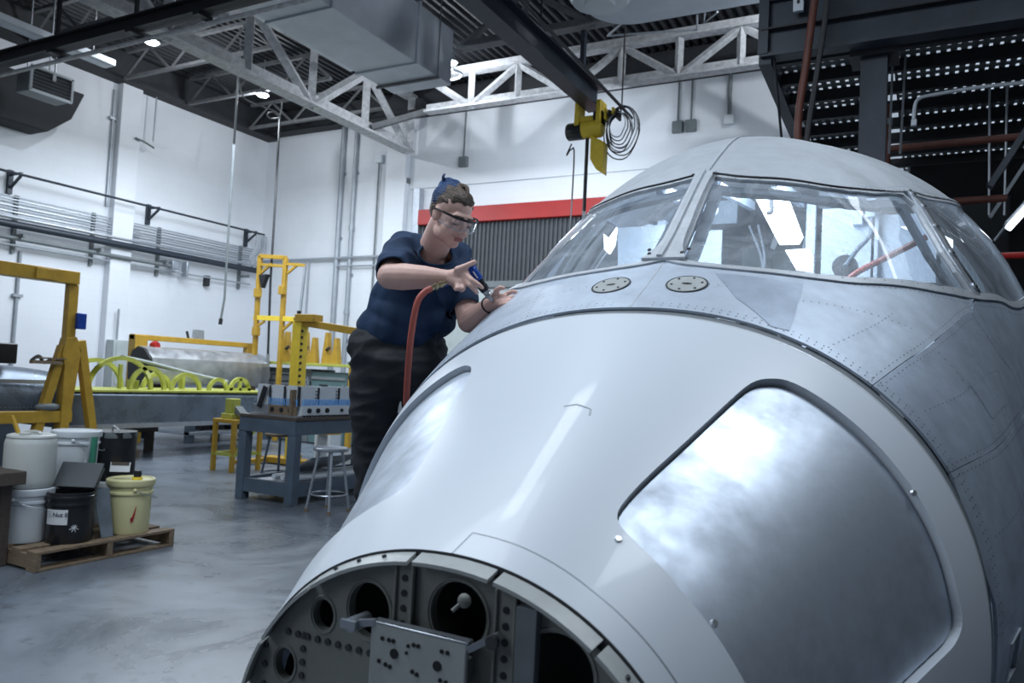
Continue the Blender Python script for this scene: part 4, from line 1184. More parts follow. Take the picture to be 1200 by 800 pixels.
for k in range(3):
    xx = -6.18 + .205 * k
    MB().bx(xx, xx + .17, 5.93, 5.945, .97, 1.19).build('rib_web', M['white_plastic'], ra, smooth=False)
    MB().bx(xx + .175, xx + .19, 5.915, 5.93, .98, 1.18).build('dark_strip', M['black_steel'], ra, smooth=False)
MB().bx(-6.2, -5.98, 5.90, 5.915, .89, .98).build('drilled_plate', M['light_steel'], ra, smooth=False)
MB().bx(-5.98, -5.60, 5.90, 5.915, .89, .98).build('tan_plate', M['wood'], ra, smooth=False, label='tan drilled end plate')
for xx in (-5.93, -5.80, -5.68):
    MB().cyl((xx, 5.90, .935), (xx, 5.893, .935), .026, n=14).build('round_hole', M['black'], ra)
for k in range(12):
    MB().tube([(-5.98 + k * .034, 5.91, .985), (-5.975 + k * .034, 5.90, 1.055)], .007, 6).build('clip', M['blue_clip'], ra)
for k in range(44):
    yy = 5.98 + k * .034
    MB().tube([(-5.585, yy, .985), (-5.575, yy, 1.055)], .008, 6).build('clip', M['blue_clip'], ra)
MB().bx(-6.2, -5.55, 5.86, 7.8, .875, .888).build('base_plate', M['light_steel'], ra, smooth=False)
tt = MB()
for k in range(40):
    tt.bx(-5.56, -5.53, 5.95 + k * .045, 5.965 + k * .045, .875, .895)
tt.build('edge_pins', M['black_steel'], ra, smooth=False)
MB().bx(-5.66, -5.63, 5.86, 5.92, .89, 1.15).build('wood_batten', M['wood'], ra, smooth=False)
MB().bar((-6.1, 5.88, .95), (-6.02, 5.88, 1.17), .02, .05).build('dark_clamp', M['black_steel'], ra, smooth=False)
MB().bx(-5.95, -5.7, 7.5, 7.75, .89, 1.02).build('yellow_block', M['yellow'], ra, bevel=.01)

# stools
def stool(cx, cy, h, r, seat_m, leg_m, lab):
    o = thing('round_stool', lab, 'stool', (cx, cy, 0), 'round metal stools at the work table')
    MB().lathe([(0, h - .035), (r - .01, h - .035), (r, h - .025), (r, h - .008), (r - .01, h), (r - .025, h - .004), (0, h - .008)], (cx, cy, 0), 28).build('seat', seat_m, o)
    for k in range(4):
        a = radians(45 + 90 * k)
        top = (cx + .11 * cos(a), cy + .11 * sin(a), h - .03)
        bot = (cx + .20 * cos(a), cy + .20 * sin(a), 0.03)
        lg = MB().tube([top, bot], .013, 8).build('leg', leg_m, o)
        MB().tube([bot, (cx + .203 * cos(a), cy + .203 * sin(a), 0)], .018, 8).build('foot_cap', M['wood'], lg)
    MB().tube([(cx + .172 * cos(2 * pi * i / 28), cy + .172 * sin(2 * pi * i / 28), .17) for i in range(29)], .009, 6).build('foot_ring', leg_m, o)
stool(-5.08, 5.86, .62, .17, M['light_steel'], M['light_steel'], 'round metal stool with a pale rim in front of the work table')
stool(-6.50, 6.62, .62, .17, M['wood'], M['table_grey'], 'dark legged round stool behind the work table, partly hidden by its leg')
tag(MB().bx(-7.6, -7.2, 9.6, 10.0, 0, .7).build('steel_cabinet', M['table_grey'], bevel=.01), 'dark low cabinet on the floor far behind the work table', 'cabinet')
st = thing('step_stool', 'small white step stool on the floor behind the work table', 'stool', (-7.9, 9.0, 0))
MB().bx(-8.05, -7.75, 8.9, 9.15, .40, .45).build('top', M['yellow'], st, bevel=.01)
MB().bx(-8.05, -8.0, 8.9, 9.15, 0, .40).bx(-7.80, -7.75, 8.9, 9.15, 0, .40).build('leg', M['white_plastic'], st, bevel=.01)

# ------------------------------------------------------------------ pallet with pails
pl = thing('wooden_pallet', 'weathered wooden pallet carrying pails at the left foreground', 'pallet', (-5.5, 3.5, 0))
PX0, PX1, PY0, PY1 = -6.20, -4.93, 2.97, 4.0
for k in range(7):
    yy = PY0 + .005 + k * (PY1 - PY0 - .11) / 6
for k in range(8):
    xx = PX0 + k * (PX1 - PX0 - .10) / 7
    MB().bx(xx, xx + .10, PY0, PY1, .108, .128).build('deck_board', M['wood'], pl, bevel=.003)
for k in range(3):
    xx = PX0 + k * (PX1 - PX0 - .10) / 2
    MB().bx(xx, xx + .10, PY0, PY1, 0.0, .018).build('bottom_board', M['wood'], pl, bevel=.003)
for yy in (PY0, (PY0 + PY1) / 2 - .02, PY1 - .04):
    MB().bx(PX0, PX1, yy, yy + .04, .018, .108).build('stringer', M['wood'], pl, bevel=.003)

def pail(cx, cy, z, h, rt, rb, m_, lab, lid=None, cat='pail', handle=None, nm='plastic_pail', rot=0, group=None):
    o = thing(nm, lab, cat, (cx, cy, z), group)
    top = h
    MB().lathe([(0, 0), (rb, 0), (rb + .004, .01), (rt - .006, top * .74), (rt + .004, top * .75), (rt + .004, top * .79), (rt - .004, top * .80), (rt - .002, top * .88), (rt + .006, top * .89), (rt + .006, top * .93), (rt, top * .94), (rt, top), (rt - .012, top), (rt - .014, top - .03), (0, top - .035)], (cx, cy, z), 36).build('body', m_, o)
    if lid is not None:
        MB().lathe([(rt + .011, top - .035), (rt + .013, top - .03), (rt + .013, top + .004), (rt + .006, top + .010), (rt - .004, top + .010), (rt - .012, top + .001), (0, top + .001)], (cx, cy, z), 36).build('lid', lid, o)
    if handle is not None:
        a0 = radians(handle)
        ax = Vector((cos(a0), sin(a0), 0))
        ay = Vector((-sin(a0), cos(a0), 0))
        c = Vector((cx, cy, z + top * .84))
        pts = [c + ax * ((rt + .012) * cos(t)) + (ay * .97 + Vector((0, 0, -.42))) .normalized() * ((rt + .05) * sin(t)) for t in [pi * i / 20 for i in range(21)]]
        MB().tube(pts, .0035, 6).build('wire_handle', M['light_steel'], o)
        for sg_ in (1, -1):
            MB().ell(c + ax * (rt + .008) * sg_, (.014, .014, .014), nu=8, nv=6).build('handle_lug', m_, o)
    return o
DZ = .128
y1 = pail(-5.10, 3.73, DZ, .375, .152, .136, M['cream_plastic'], 'pale yellow pail with a closed lid on the front right of the pallet', M['cream_plastic'], handle=-25)
cx_, cy_ = -5.06, 3.73
MB().lathe([(.036, 0), (.036, .018), (0, .018)], (cx_, cy_ + .02, DZ + .377), 18).build('spout_ring', M['yellow_bright'], y1)
MB().lathe([(.026, 0), (.028, .03), (.024, .045), (0, .045)], (cx_, cy_ + .02, DZ + .395), 16).build('spout_cap', M['black_plastic'], y1)
# red swoosh-like drop marks on the side
cp = Vector((-5.10, 3.73, DZ))
def on_pail(ang, z, r=.1495):
    return cp + Vector((r * cos(radians(ang)), r * sin(radians(ang)), z))
sw_ = [(-18, .205), (-20, .15), (-23, .11), (-26, .085), (-31, .09), (-31, .12), (-27, .125), (-24, .15), (-20, .19)]
mk = MB()
mk.prism([on_pail(a, z, .1455) for a, z in sw_], (.004, -.002, 0))
mk.build('red_mark', M['red_paint'], y1, smooth=False, label='small red flame-like mark')
MB().prism([on_pail(a, z, .1475) for a, z in ((-26, .10), (-29, .10), (-29, .115), (-26, .115))], (.003, -.002, 0)).build('dark_mark', M['ink'], y1, smooth=False)

b1 = pail(-5.12, 3.30, DZ, .335, .150, .140, M['black_plastic'], 'black pail with a white handwritten label at the front of the pallet', None, handle=None)
# label: curved patch facing the camera
def curved_patch(c, r, a0, a1, z0, z1, n=8, t=.002):
    mb = MB()
    vs_ = []
    for i in range(n + 1):
        a = radians(a0 + (a1 - a0) * i / n)
        for z in (z0, z1):
            vs_.append((c[0] + (r + t) * cos(a), c[1] + (r + t) * sin(a), c[2] + z))
    fs = [(2 * i, 2 * i + 2, 2 * i + 3, 2 * i + 1) for i in range(n)]
    return mb.add(vs_, fs)
lb = curved_patch((-5.12, 3.30, DZ), .149, -95, -38, .13, .23).build('paper_label', M['paper'], b1)
for k, (a0, a1, z) in enumerate(((-92, -78, .212), (-92, -80, .200), (-92, -76, .188), (-92, -80, .176))):
    curved_patch((-5.12, 3.30, DZ), .1505, a0, a1, z, z + .003, 4).build('print_line', M['conduit'], lb)
def text_mesh(txt, size, name, m_, parent, loc, ang, depth_=.001):
    cu = bpy.data.curves.new(name, 'FONT')
    cu.body = txt
    cu.size = size
    cu.extrude = depth_
    to = bpy.data.objects.new(name + '_tmp', cu)
    COL.objects.link(to)
    bpy.context.view_layer.update()
    me = bpy.data.meshes.new_from_object(to.evaluated_get(bpy.context.evaluated_depsgraph_get()))
    bpy.data.objects.remove(to)
    bpy.data.curves.remove(cu)
    me.transform(Matrix.Translation(V(loc)) @ Matrix.Rotation(ang, 4, 'Z') @ Matrix.Rotation(pi / 2, 4, 'X'))
    me.materials.clear()
    me.materials.append(m_)
    o = bpy.data.objects.new(name, me)
    COL.objects.link(o)
    o.parent = parent
    o.matrix_parent_inverse = world_of(parent).inverted()
    return o
aa = radians(-56)
tx = Vector((-5.12 + .153 * cos(aa), 3.30 + .153 * sin(aa), DZ + .185))
tdir = Vector((-sin(aa), cos(aa), 0))
text_mesh('Nut 8', .040, 'handwriting', M['ink'], lb, tx - tdir * .045, aa + pi / 2)
sc_ = MB()
for k in range(4):
    a = radians(-22) 
    c = Vector((-5.12 + .148 * cos(a), 3.30 + .148 * sin(a), DZ + .11))
    t_ = Vector((-sin(a), cos(a), 0))
    an = radians(20 + 45 * k)
    sc_.bar(c - (t_ * cos(an) + Vector((0, 0, sin(an)))) * .03, c + (t_ * cos(an) + Vector((0, 0, sin(an)))) * .02, .004, .004)
sc_.build('scratch_mark', M['paper'], b1, smooth=False)
o = thing('plastic_tray', 'grey translucent rectangular container leaning on the black pail', 'container', (-5.10, 3.32, .48))
tr = MB()
rot = Matrix.Rotation(radians(28), 3, 'Z') @ Matrix.Rotation(radians(55), 3, 'X')
tr.box((-5.16, 3.38, .545), (.27, .17, .05), rot)
tr.build('body', M['shutter'], o, bevel=.012)
MB().box(V((-5.16, 3.38, .545)) + rot @ Vector((0, 0, .03)), (.29, .19, .012), rot).build('rim', M['shutter'], o, bevel=.004)

w1 = pail(-5.34, 3.13, DZ, .345, .152, .136, M['white_plastic'], 'white pail at the front left of the pallet, under the round jug', M['white_plastic'], handle=-60)
# jug
jg = thing('round_jug', 'translucent white round jug standing on the front white pail', 'jug', (-5.34, 3.13, .51))
jz = DZ + .356
MB().lathe([(0, 0), (.140, 0), (.152, .012), (.156, .05), (.157, .285), (.152, .318), (.146, .328), (.146, .332), (.150, .338), (.146, .35), (.12, .358), (.08, .352), (0, .348)], (-5.34, 3.13, jz), 36).build('body', M['natural_plastic'], jg)
MB().tube([(-5.34 + .09 * cos(t) - .01, 3.13 + .03 * sin(t), jz + .356 + .012 * sin(t)) for t in [pi * i / 10 for i in range(11)]], .012, 8).build('handle', M['natural_plastic'], jg)
MB().lathe([(.035, 0), (.035, .02), (0, .02)], (-5.28, 3.05, jz + .35), 16).build('cap', M['natural_plastic'], jg)
# rear stack of two white pails
pail(-5.50, 3.55, DZ, .345, .152, .136, M['white_plastic'], 'lower white pail of the stack behind the jug', M['white_plastic'], group='stacked white pails')
pail(-5.50, 3.55, DZ + .356, .345, .155, .136, M['white_plastic'], 'upper white pail with a wire handle, stacked behind the jug', M['white_plastic'], handle=-40, group='stacked white pails')
# stack: white pail below, black pail above
pail(-5.52, 3.86, DZ, .31, .150, .136, M['white_plastic'], 'white pail behind the yellow one, carrying the bagged black pail', M['white_plastic'])
bb = pail(-5.52, 3.86, DZ + .321, .36, .155, .142, M['black_plastic'], 'black pail covered in crinkled black plastic, stacked behind the yellow pail', M['machine_grey'])
mb = MB().lathe([(.146, 0), (.160, .05), (.164, .2), (.166, .33), (.168, .37), (.150, .372)], (0, 0, 0), 48)
rnd = random.Random(3)
mb.v = [(x_ * (1 + .035 * sin(9 * math.atan2(y_, x_) + 14 * z_) * rnd.uniform(.4, 1)), y_ * (1 + .035 * sin(7 * math.atan2(y_, x_) + 11 * z_) * rnd.uniform(.4, 1)), z_) for x_, y_, z_ in mb.v]
mb.v = [(x_ - 5.52, y_ + 3.86, z_ + DZ + .321) for x_, y_, z_ in mb.v]
mb.build('plastic_wrap', M['black_plastic'], bb, sharp=25)
MB().tube(smooth_path([(-5.54, 3.86, .82), (-5.50, 3.84, .86), (-5.46, 3.86, .83)]), .006, 6).build('wrap_tie', M['paper'], bb)
o = thing('framed_card', 'small white framed card in front of the crinkled black pail', 'card', (-5.3, 3.7, .55))
rot = Matrix.Rotation(radians(38), 3, 'Z') @ Matrix.Rotation(radians(-12), 3, 'X')
cc = V((-5.127, 3.654, 0.595))
MB().box(cc, (.135, .008, .07), rot).build('card', M['paper'], o, smooth=False)
MB().box(cc + rot @ Vector((0, -.006, .024)), (.12, .004, .022), rot).build('dark_band', M['wood_dark'], o, smooth=False)
# grey sheet leaning between the pails
tag(MB().prism([(-5.02, 3.47, .13), (-5.02, 3.56, .13), (-5.10, 3.56, .46), (-5.10, 3.44, .46)], (.004, 0, 0)).build('plastic_sheet', M['interior_grey'], smooth=False), 'grey plastic sheet leaning between the black and the yellow pail', 'sheet')
# brushes standing behind the tray
for k, (a, b_, m_, lab) in enumerate((((-5.290, 3.458, 0.504), (-5.252, 3.522, 0.758), 'white_plastic', 'white brush handle leaning right behind the grey container'), ((-5.258, 3.475, 0.506), (-5.264, 3.513, 0.806), 'light_steel', 'steel rod leaning behind the grey container'), ((-5.221, 3.495, 0.508), (-5.248, 3.521, 0.807), 'green_cloth', 'dark green brush standing between the white and black stacks'))):
    tag(MB().tube([a, b_], .012 if k < 2 else .022, 8).build('brush_handle', M[m_]), lab, 'brush')
# brown bench at the left edge
o = thing('wooden_bench', 'dark brown wooden bench cut off by the left edge in front of the pails', 'bench', (-4.95, 2.75, 0))
c1 = V((-5.120, 2.989, 0.620))
MB().bx(c1.x - 1.4, c1.x, c1.y - .45, c1.y, .535, .62).build('top', M['wood_dark'], o, bevel=.006)
for (dx, dy) in ((-.14, -.06), (-.14, -.38), (-1.3, -.06), (-1.3, -.38)):
    MB().bx(c1.x + dx - .035, c1.x + dx + .035, c1.y + dy - .035, c1.y + dy + .035, 0, .535).build('leg', M['wood_dark'], o, bevel=.004)
MB().bx(c1.x - .24, c1.x - .18, c1.y - .46, c1.y - .455, .36, .5).build('paper_note', M['paper'], o, smooth=False)
MB().bar((c1.x - .4, c1.y + .1, .95), (c1.x - .12, c1.y + .1, .62), .02, .02).build('slanted_bar', M['yellow'], o, smooth=False)

# ------------------------------------------------------------------ aircraft nose
AC = thing('aircraft_nose', 'large white and bare metal aircraft nose section with cockpit windows', 'aircraft', (-.77, 3.0, 0))
XC_, YC_ = -.770, 1.233
TS = [0, .3, .6, .9, 1.24, 1.8, 2.4, 3.2, 6.5]
PZT = [1.051, 1.231, 1.407, 1.590, 1.792, 2.254, 2.558, 2.686, 2.690]
PW = [.506, .647, .785, .924, 1.027, 1.087, 1.179, 1.289, 1.294]
PZM = [.586, .643, .708, .786, .878, 1.017, 1.173, 1.324, 1.332]
PN = [2.087, 2.087, 2.144, 2.196, 2.123, 1.917, 1.917, 2.136, 2.124]
def make_pchip(X, Y):
    n = len(X)
    h = [X[i + 1] - X[i] for i in range(n - 1)]
    d = [(Y[i + 1] - Y[i]) / h[i] for i in range(n - 1)]
    m = [0.0] * n
    for i in range(1, n - 1):
        if d[i - 1] * d[i] > 0:
            w1, w2 = 2 * h[i] + h[i - 1], h[i] + 2 * h[i - 1]
            m[i] = (w1 + w2) / (w1 / d[i - 1] + w2 / d[i])
    m[-1] = d[-1]
    m[0] = 1.5 * d[0] - .5 * m[1]
    def f(x):
        i = 0
        while i < n - 2 and x >= X[i + 1]:
            i += 1
        s = (x - X[i]) / h[i]
        return (1 + 2 * s) * (1 - s) ** 2 * Y[i] + s * (1 - s) ** 2 * h[i] * m[i] + s * s * (3 - 2 * s) * Y[i + 1] + s * s * (s - 1) * h[i] * m[i + 1]
    return f
FZT, FW, FZM, FN = [make_pchip(TS, q) for q in (PZT, PW, PZM, PN)]
_cache = {}
def sec(t):
    k = round(t, 5)
    if k not in _cache:
        _cache[k] = (FZT(t), FW(t), FZM(t), 2 / FN(t))
    return _cache[k]
def surf0(t, a):
    """t metres aft of the nose ring, a degrees from the top, right side positive"""
    zt, w, zm, e = sec(t)
    th = radians(90 - a)
    cs, sn = cos(th), sin(th)
    hh = (zt - zm) * (1 if sn > 0 else .75)
    return Vector((XC_ + w * math.copysign(abs(cs) ** e, cs), YC_ + t, zm + hh * math.copysign(abs(sn) ** e, sn)))
def normal(t, a):
    et, ea = .006, .35
    dt = surf0(t + et, a) - surf0(max(0, t - et), a)
    da = surf0(t, a + ea) - surf0(t, a - ea)
    n = da.cross(dt)
    if n.length < 1e-12:
        return Vector((0, -1, 0))
    n.normalize()
    c = Vector((XC_, YC_ + t, 1.0))
    if n.dot(surf0(t, a) - Vector((XC_, YC_ + t, sec(t)[2]))) < 0:
        n = -n
    return n
def S(t, a, off=0.0):
    p = surf0(t, a)
    return p + normal(t, a) * off if off else p
AK = 1 / 58.0
def dens(poly, step=.03):
    out = []
    n = len(poly)
    for i in range(n):
        a, b = poly[i], poly[(i + 1) % n]
        L = math.hypot(b[0] - a[0], (b[1] - a[1]) * AK)
        k = max(1, int(L / step))
        for j in range(k):
            s = j / k
            out.append((a[0] + (b[0] - a[0]) * s, a[1] + (b[1] - a[1]) * s))
    return out
def pip(x, y, poly):
    c = False
    n = len(poly)
    j = n - 1
    for i in range(n):
        xi, yi = poly[i]
        xj, yj = poly[j]
        if (yi > y) != (yj > y) and x < (xj - xi) * (y - yi) / (yj - yi) + xi:
            c = not c
        j = i
    return c
def cdt2(outer, holes, step, pts_extra=None):
    """outer/holes in the plane; returns verts2d, tris"""
    vs2, ed = [], []
    loops = []
    for lp in [outer] + holes:
        k = len(vs2)
        vs2 += [Vector(p) for p in lp]
        n = len(lp)
        ed += [(k + i, k + (i + 1) % n) for i in range(n)]
        loops.append((k, n))
    xs = [p[0] for p in outer]
    ys = [p[1] for p in outer]
    bpts = [tuple(p) for lp in [outer] + holes for p in lp]
    cell = step * .55
    occ = set((int(math.floor(p[0] / cell)), int(math.floor(p[1] / cell))) for p in bpts)
    y = min(ys) + step * .5
    row = 0
    while y < max(ys):
        x = min(xs) + step * (.5 if row % 2 else .25)
        while x < max(xs):
            c = (int(math.floor(x / cell)), int(math.floor(y / cell)))
            if c not in occ and pip(x, y, outer) and not any(pip(x, y, h) for h in holes):
                vs2.append(Vector((x, y)))
            x += step
        y += step * .87
        row += 1
    r = delaunay_2d_cdt(vs2, ed, [], 0, 1e-6)
    V2, T = r[0], r[2]
    tris = []
    for f in T:
        cx = sum(V2[i][0] for i in f) / len(f)
        cy = sum(V2[i][1] for i in f) / len(f)
        if pip(cx, cy, outer) and not any(pip(cx, cy, h) for h in holes):
            tris.append(tuple(f))
    return V2, tris
def inset(poly, d):
    """shrink polygon (t,a) by d metres"""
    pts = [(p[0], p[1] * AK) for p in poly]
    n = len(pts)
    area2 = sum(pts[i][0] * pts[(i + 1) % n][1] - pts[(i + 1) % n][0] * pts[i][1] for i in range(n))
    sg = 1 if area2 > 0 else -1
    out = []
    for i in range(n):
        p0, p, p1 = pts[i - 1], pts[i], pts[(i + 1) % n]
        e0 = Vector((p[0] - p0[0], p[1] - p0[1]))
        e1 = Vector((p1[0] - p[0], p1[1] - p[1]))
        if e0.length < 1e-9 or e1.length < 1e-9:
            out.append(poly[i])
            continue
        e0.normalize()
        e1.normalize()
        n0 = Vector((-e0.y, e0.x)) * sg
        n1 = Vector((-e1.y, e1.x)) * sg
        m = n0 + n1
        if m.length < 1e-6:
            m = n0
        m.normalize()
        k = d / max(.35, m.dot(n0))
        out.append((p[0] + m.x * k, (p[1] + m.y * k) / AK))
    return out
def patch(name, outer, holes, m, parent, off=0.0, rim=.008, step=.045, label=None, kind=None, inner_rim=None, gap=0.0):
    if gap:
        outer = inset(outer, gap)
    o2 = [(p[0], p[1] * AK) for p in dens(outer, step * .8)]
    h2 = [[(p[0], p[1] * AK) for p in dens(h, step * .6)] for h in holes]
    V2, tris = cdt2(o2, h2, step)
    V3 = [S(p[0], p[1] / AK, off) for p in V2]
    N3 = [normal(p[0], p[1] / AK) for p in V2]
    # boundary
    cnt = {}
    for f in tris:
        for i in range(3):
            e = (f[i], f[(i + 1) % 3])
            cnt[tuple(sorted(e))] = cnt.get(tuple(sorted(e)), []) + [e]
    # orientation
    fs = []
    for f in tris:
        a, b, c = [V3[i] for i in f]
        nn = (b - a).cross(c - a)
        fs.append(f if nn.dot(N3[f[0]]) > 0 else (f[0], f[2], f[1]))
    nv = len(V3)
    verts = [tuple(p) for p in V3]
    norms = [tuple(q) for q in N3]
    be = []
    ec = {}
    for f in fs:
        for i in range(3):
            e = (f[i], f[(i + 1) % 3])
            ec[e] = 1
    for (a, b) in list(ec):
        if (b, a) not in ec:
            be.append((a, b))
    rimf = []
    if rim:
        for (a, b) in be:
            # duplicate verts for a crisp edge
            k = len(verts)
            pa, pb = V3[a], V3[b]
            qa, qb = pa - N3[a] * rim, pb - N3[b] * rim
            en = (pb - pa).cross(N3[a])
            if en.length > 0:
                en.normalize()
            verts += [tuple(pa), tuple(pb), tuple(qb), tuple(qa)]
            norms += [tuple(en)] * 4
            rimf.append((k + 1, k, k + 3, k + 2))
    me = bpy.data.meshes.new(name)
    me.from_pydata(verts, [], fs + rimf)
    for p in me.polygons:
        p.use_smooth = True
    me.normals_split_custom_set_from_vertices(norms)
    me.materials.append(m)
    o = bpy.data.objects.new(name, me)
    COL.objects.link(o)
    o.parent = parent
    o.matrix_parent_inverse = world_of(parent).inverted()
    if label:
        o['label'] = label
    if kind:
        o['kind'] = kind
    return o
def ribbon(name, path, width, thick, m, parent, off=0.0, label=None):
    """strip following (t,a) path on the surface, flat box section"""
    p3 = [(S(t, a, off), normal(t, a)) for t, a in path]
    vs_, fs = [], []
    n = len(p3)
    for i, (p, nn) in enumerate(p3):
        d = p3[min(i + 1, n - 1)][0] - p3[max(i - 1, 0)][0]
        d.normalize()
        sd = d.cross(nn).normalized()
        wv = width[i] if isinstance(width, list) else width
        vs_ += [p - sd * wv / 2, p - sd * wv / 2 + nn * thick, p + sd * wv / 2 + nn * thick, p + sd * wv / 2]
    for i in range(n - 1):
        k = 4 * i
        for j in range(4):
            fs.append((k + j, k + (j + 1) % 4, k + 4 + (j + 1) % 4, k + 4 + j))
    fs += [(3, 2, 1, 0), tuple(4 * (n - 1) + j for j in range(4))]
    return MB().add(vs_, fs).build(name, m, parent, label=label, sharp=50)
def lin(pts, n):
    """resample piecewise linear path"""
    out = []
    seg = [math.hypot(pts[i + 1][0] - pts[i][0], (pts[i + 1][1] - pts[i][1]) * AK) for i in range(len(pts) - 1)]
    tot = sum(seg)
    for k in range(n + 1):
        s = tot * k / n
        i = 0
        while i < len(seg) - 1 and s > seg[i]:
            s -= seg[i]
            i += 1
        u = s / max(1e-9, seg[i])
        out.append((pts[i][0] + (pts[i + 1][0] - pts[i][0]) * u, pts[i][1] + (pts[i + 1][1] - pts[i][1]) * u))
    return out
def crv(pts, n=5):
    q = smooth_path([(p[0], p[1], 0) for p in pts], n)
    return [(p.x, p.y) for p in q]
def mir(p):
    return [(t, -a) for t, a in reversed(p)]
def rivets(name, paths, parent, m='dark_line', r=.0020, pitch=.024):
    mb = MB()
    for path in paths:
        L = 0
        for i in range(len(path) - 1):
            L += math.hypot(path[i + 1][0] - path[i][0], (path[i + 1][1] - path[i][1]) * AK)
        for (t, a) in lin(path, max(2, int(L / pitch))):
            p, nn = S(t, a), normal(t, a)
            x_ = nn.orthogonal().normalized()
            y_ = nn.cross(x_)
            k = len(mb.v)
            mb.add([p + nn * .0008 + (x_ * cos(pi * j / 3) + y_ * sin(pi * j / 3)) * r for j in range(6)] + [p + nn * .0018], [(j, (j + 1) % 6, 6) for j in range(6)])
    o = mb.build(name, M[m], parent, smooth=False)
    o['kind'] = 'stuff'
    return o

# --- side bays in the white nose
BAY = crv([(.17, 60), (.19, 65.5), (.25, 66.8), (.43, 65.4), (.60, 64.3), (.70, 63.4), (.745, 61.3), (.77, 57.5), (.775, 47), (.775, 35), (.775, 22), (.77, 14), (.765, 9.5), (.73, 7.6), (.66, 7.3), (.45, 7.5), (.24, 8.5), (.175, 13), (.160, 22), (.155, 34), (.157, 48)], 4)
def bay(side):
    # stored as angle from horizontal; convert to angle from top
    return [(t, side * (90 - h)) for t, h in BAY]
NOSE_T = .885
nose_outer = [(0, -180), (NOSE_T, -180), (NOSE_T, 180), (0, 180)]
bays = [bay(1), bay(-1)]
patch('nose_skin', nose_outer, bays, M['white_paint'], AC, rim=.045, step=.04, label='glossy white nose skin')
for s_, lab in ((1, 'bare polished metal bay door on the right side of the nose'), (-1, 'bare polished metal bay door on the left side of the nose')):
    b_ = bay(s_)
    pn = patch('bay_door', inset(b_, .007), [], M['alu_panel'], AC, off=-.020, rim=.01, step=.045, label=lab)
    patch('bay_lip', b_, [inset(b_, .030)], M['seal'], AC, off=-.038, rim=.004, step=.035)
# tiny fasteners on the right bay door
for (t, h) in ((.155, 63), (.77, 31), (.165, 40)):
    p, nn = S(t, 90 - h, -.002), normal(t, 90 - h)
    MB().cyl(p, p + nn * .006, .008, .006, 12).build('fastener', M['bolt'], AC)
# access panel outline near the ring and engraved seam parallel to it
ribbon('panel_seam', lin([(.052, 1.5), (.052, 12), (.045, 30), (.045, 60), (.045, 100)], 60), .0025, .0006, M['conduit'], AC, off=.0002)
ribbon('panel_seam', lin([(.0, .5), (.052, 1.5)], 6), .0025, .0006, M['conduit'], AC, off=.0002)
ribbon('panel_seam', lin([(.45, 1.0), (.462, 3.0), (.452, 6.0), (.43, 6.6)], 16), .004, .0008, M['conduit'], AC, off=.0002)

# --- joint band behind the white nose
ribbon_path = [(NOSE_T + .015, a) for a in range(-180, 181, 3)]
patch('joint_band', [(NOSE_T - .01, -180), (.925, -180), (.925, 180), (NOSE_T - .01, 180)], [], M['seal'], AC, off=-.010, rim=0, step=.05)
ribbon('joint_edge', [(NOSE_T + .006, a) for a in range(-120, 121, 2)], .006, .004, M['frame_metal'], AC, off=-.006)

# --- windows band geometry
BASE = [(1.25, 0), (1.222, 4), (1.215, 10.5), (1.235, 17.5), (1.285, 26), (1.385, 35), (1.63, 48), (1.97, 57), (2.35, 62.5), (2.74, 66.5), (3.3, 68)]
ROOF = [(1.745, 0), (1.725, 4), (1.715, 8), (1.73, 13), (1.80, 22.5), (1.90, 28.5), (2.06, 34), (2.23, 37), (2.62, 40.5), (3.0, 42.8), (3.3, 43.5)]
BASE_C, ROOF_C = crv(BASE, 5), crv(ROOF, 5)
band = BASE_C + list(reversed(ROOF_C))
W_ALL = mir(BASE_C)[:-1] + BASE_C + list(reversed(ROOF_C))[:-1] + list(reversed(mir(ROOF_C)))[0:]
# outline: left aft end -> centre -> right aft end along the base, back along the roof line
W_ALL = mir(BASE_C)[:-1] + BASE_C + list(reversed(ROOF_C))[:-1] + [(t, -a) for t, a in ROOF_C]

# --- aluminium fuselage skins
SEAM_A = crv([(.925, 42.6), (1.11, 44.7), (1.23, 46.7), (1.38, 49.6), (1.55, 53.0), (1.82, 57)], 4)
SEAM_C = crv([(.925, 61.6), (1.15, 65.2), (1.51, 71), (1.86, 75.5), (2.02, 76.5)], 4)
SEAM_B = crv([(1.82, 57), (1.82, 60), (1.87, 65.5), (1.96, 70), (2.02, 76.5)], 4)
F0 = .925
def cutbase(a_end):
    return [p for p in BASE_C if p[1] <= a_end]
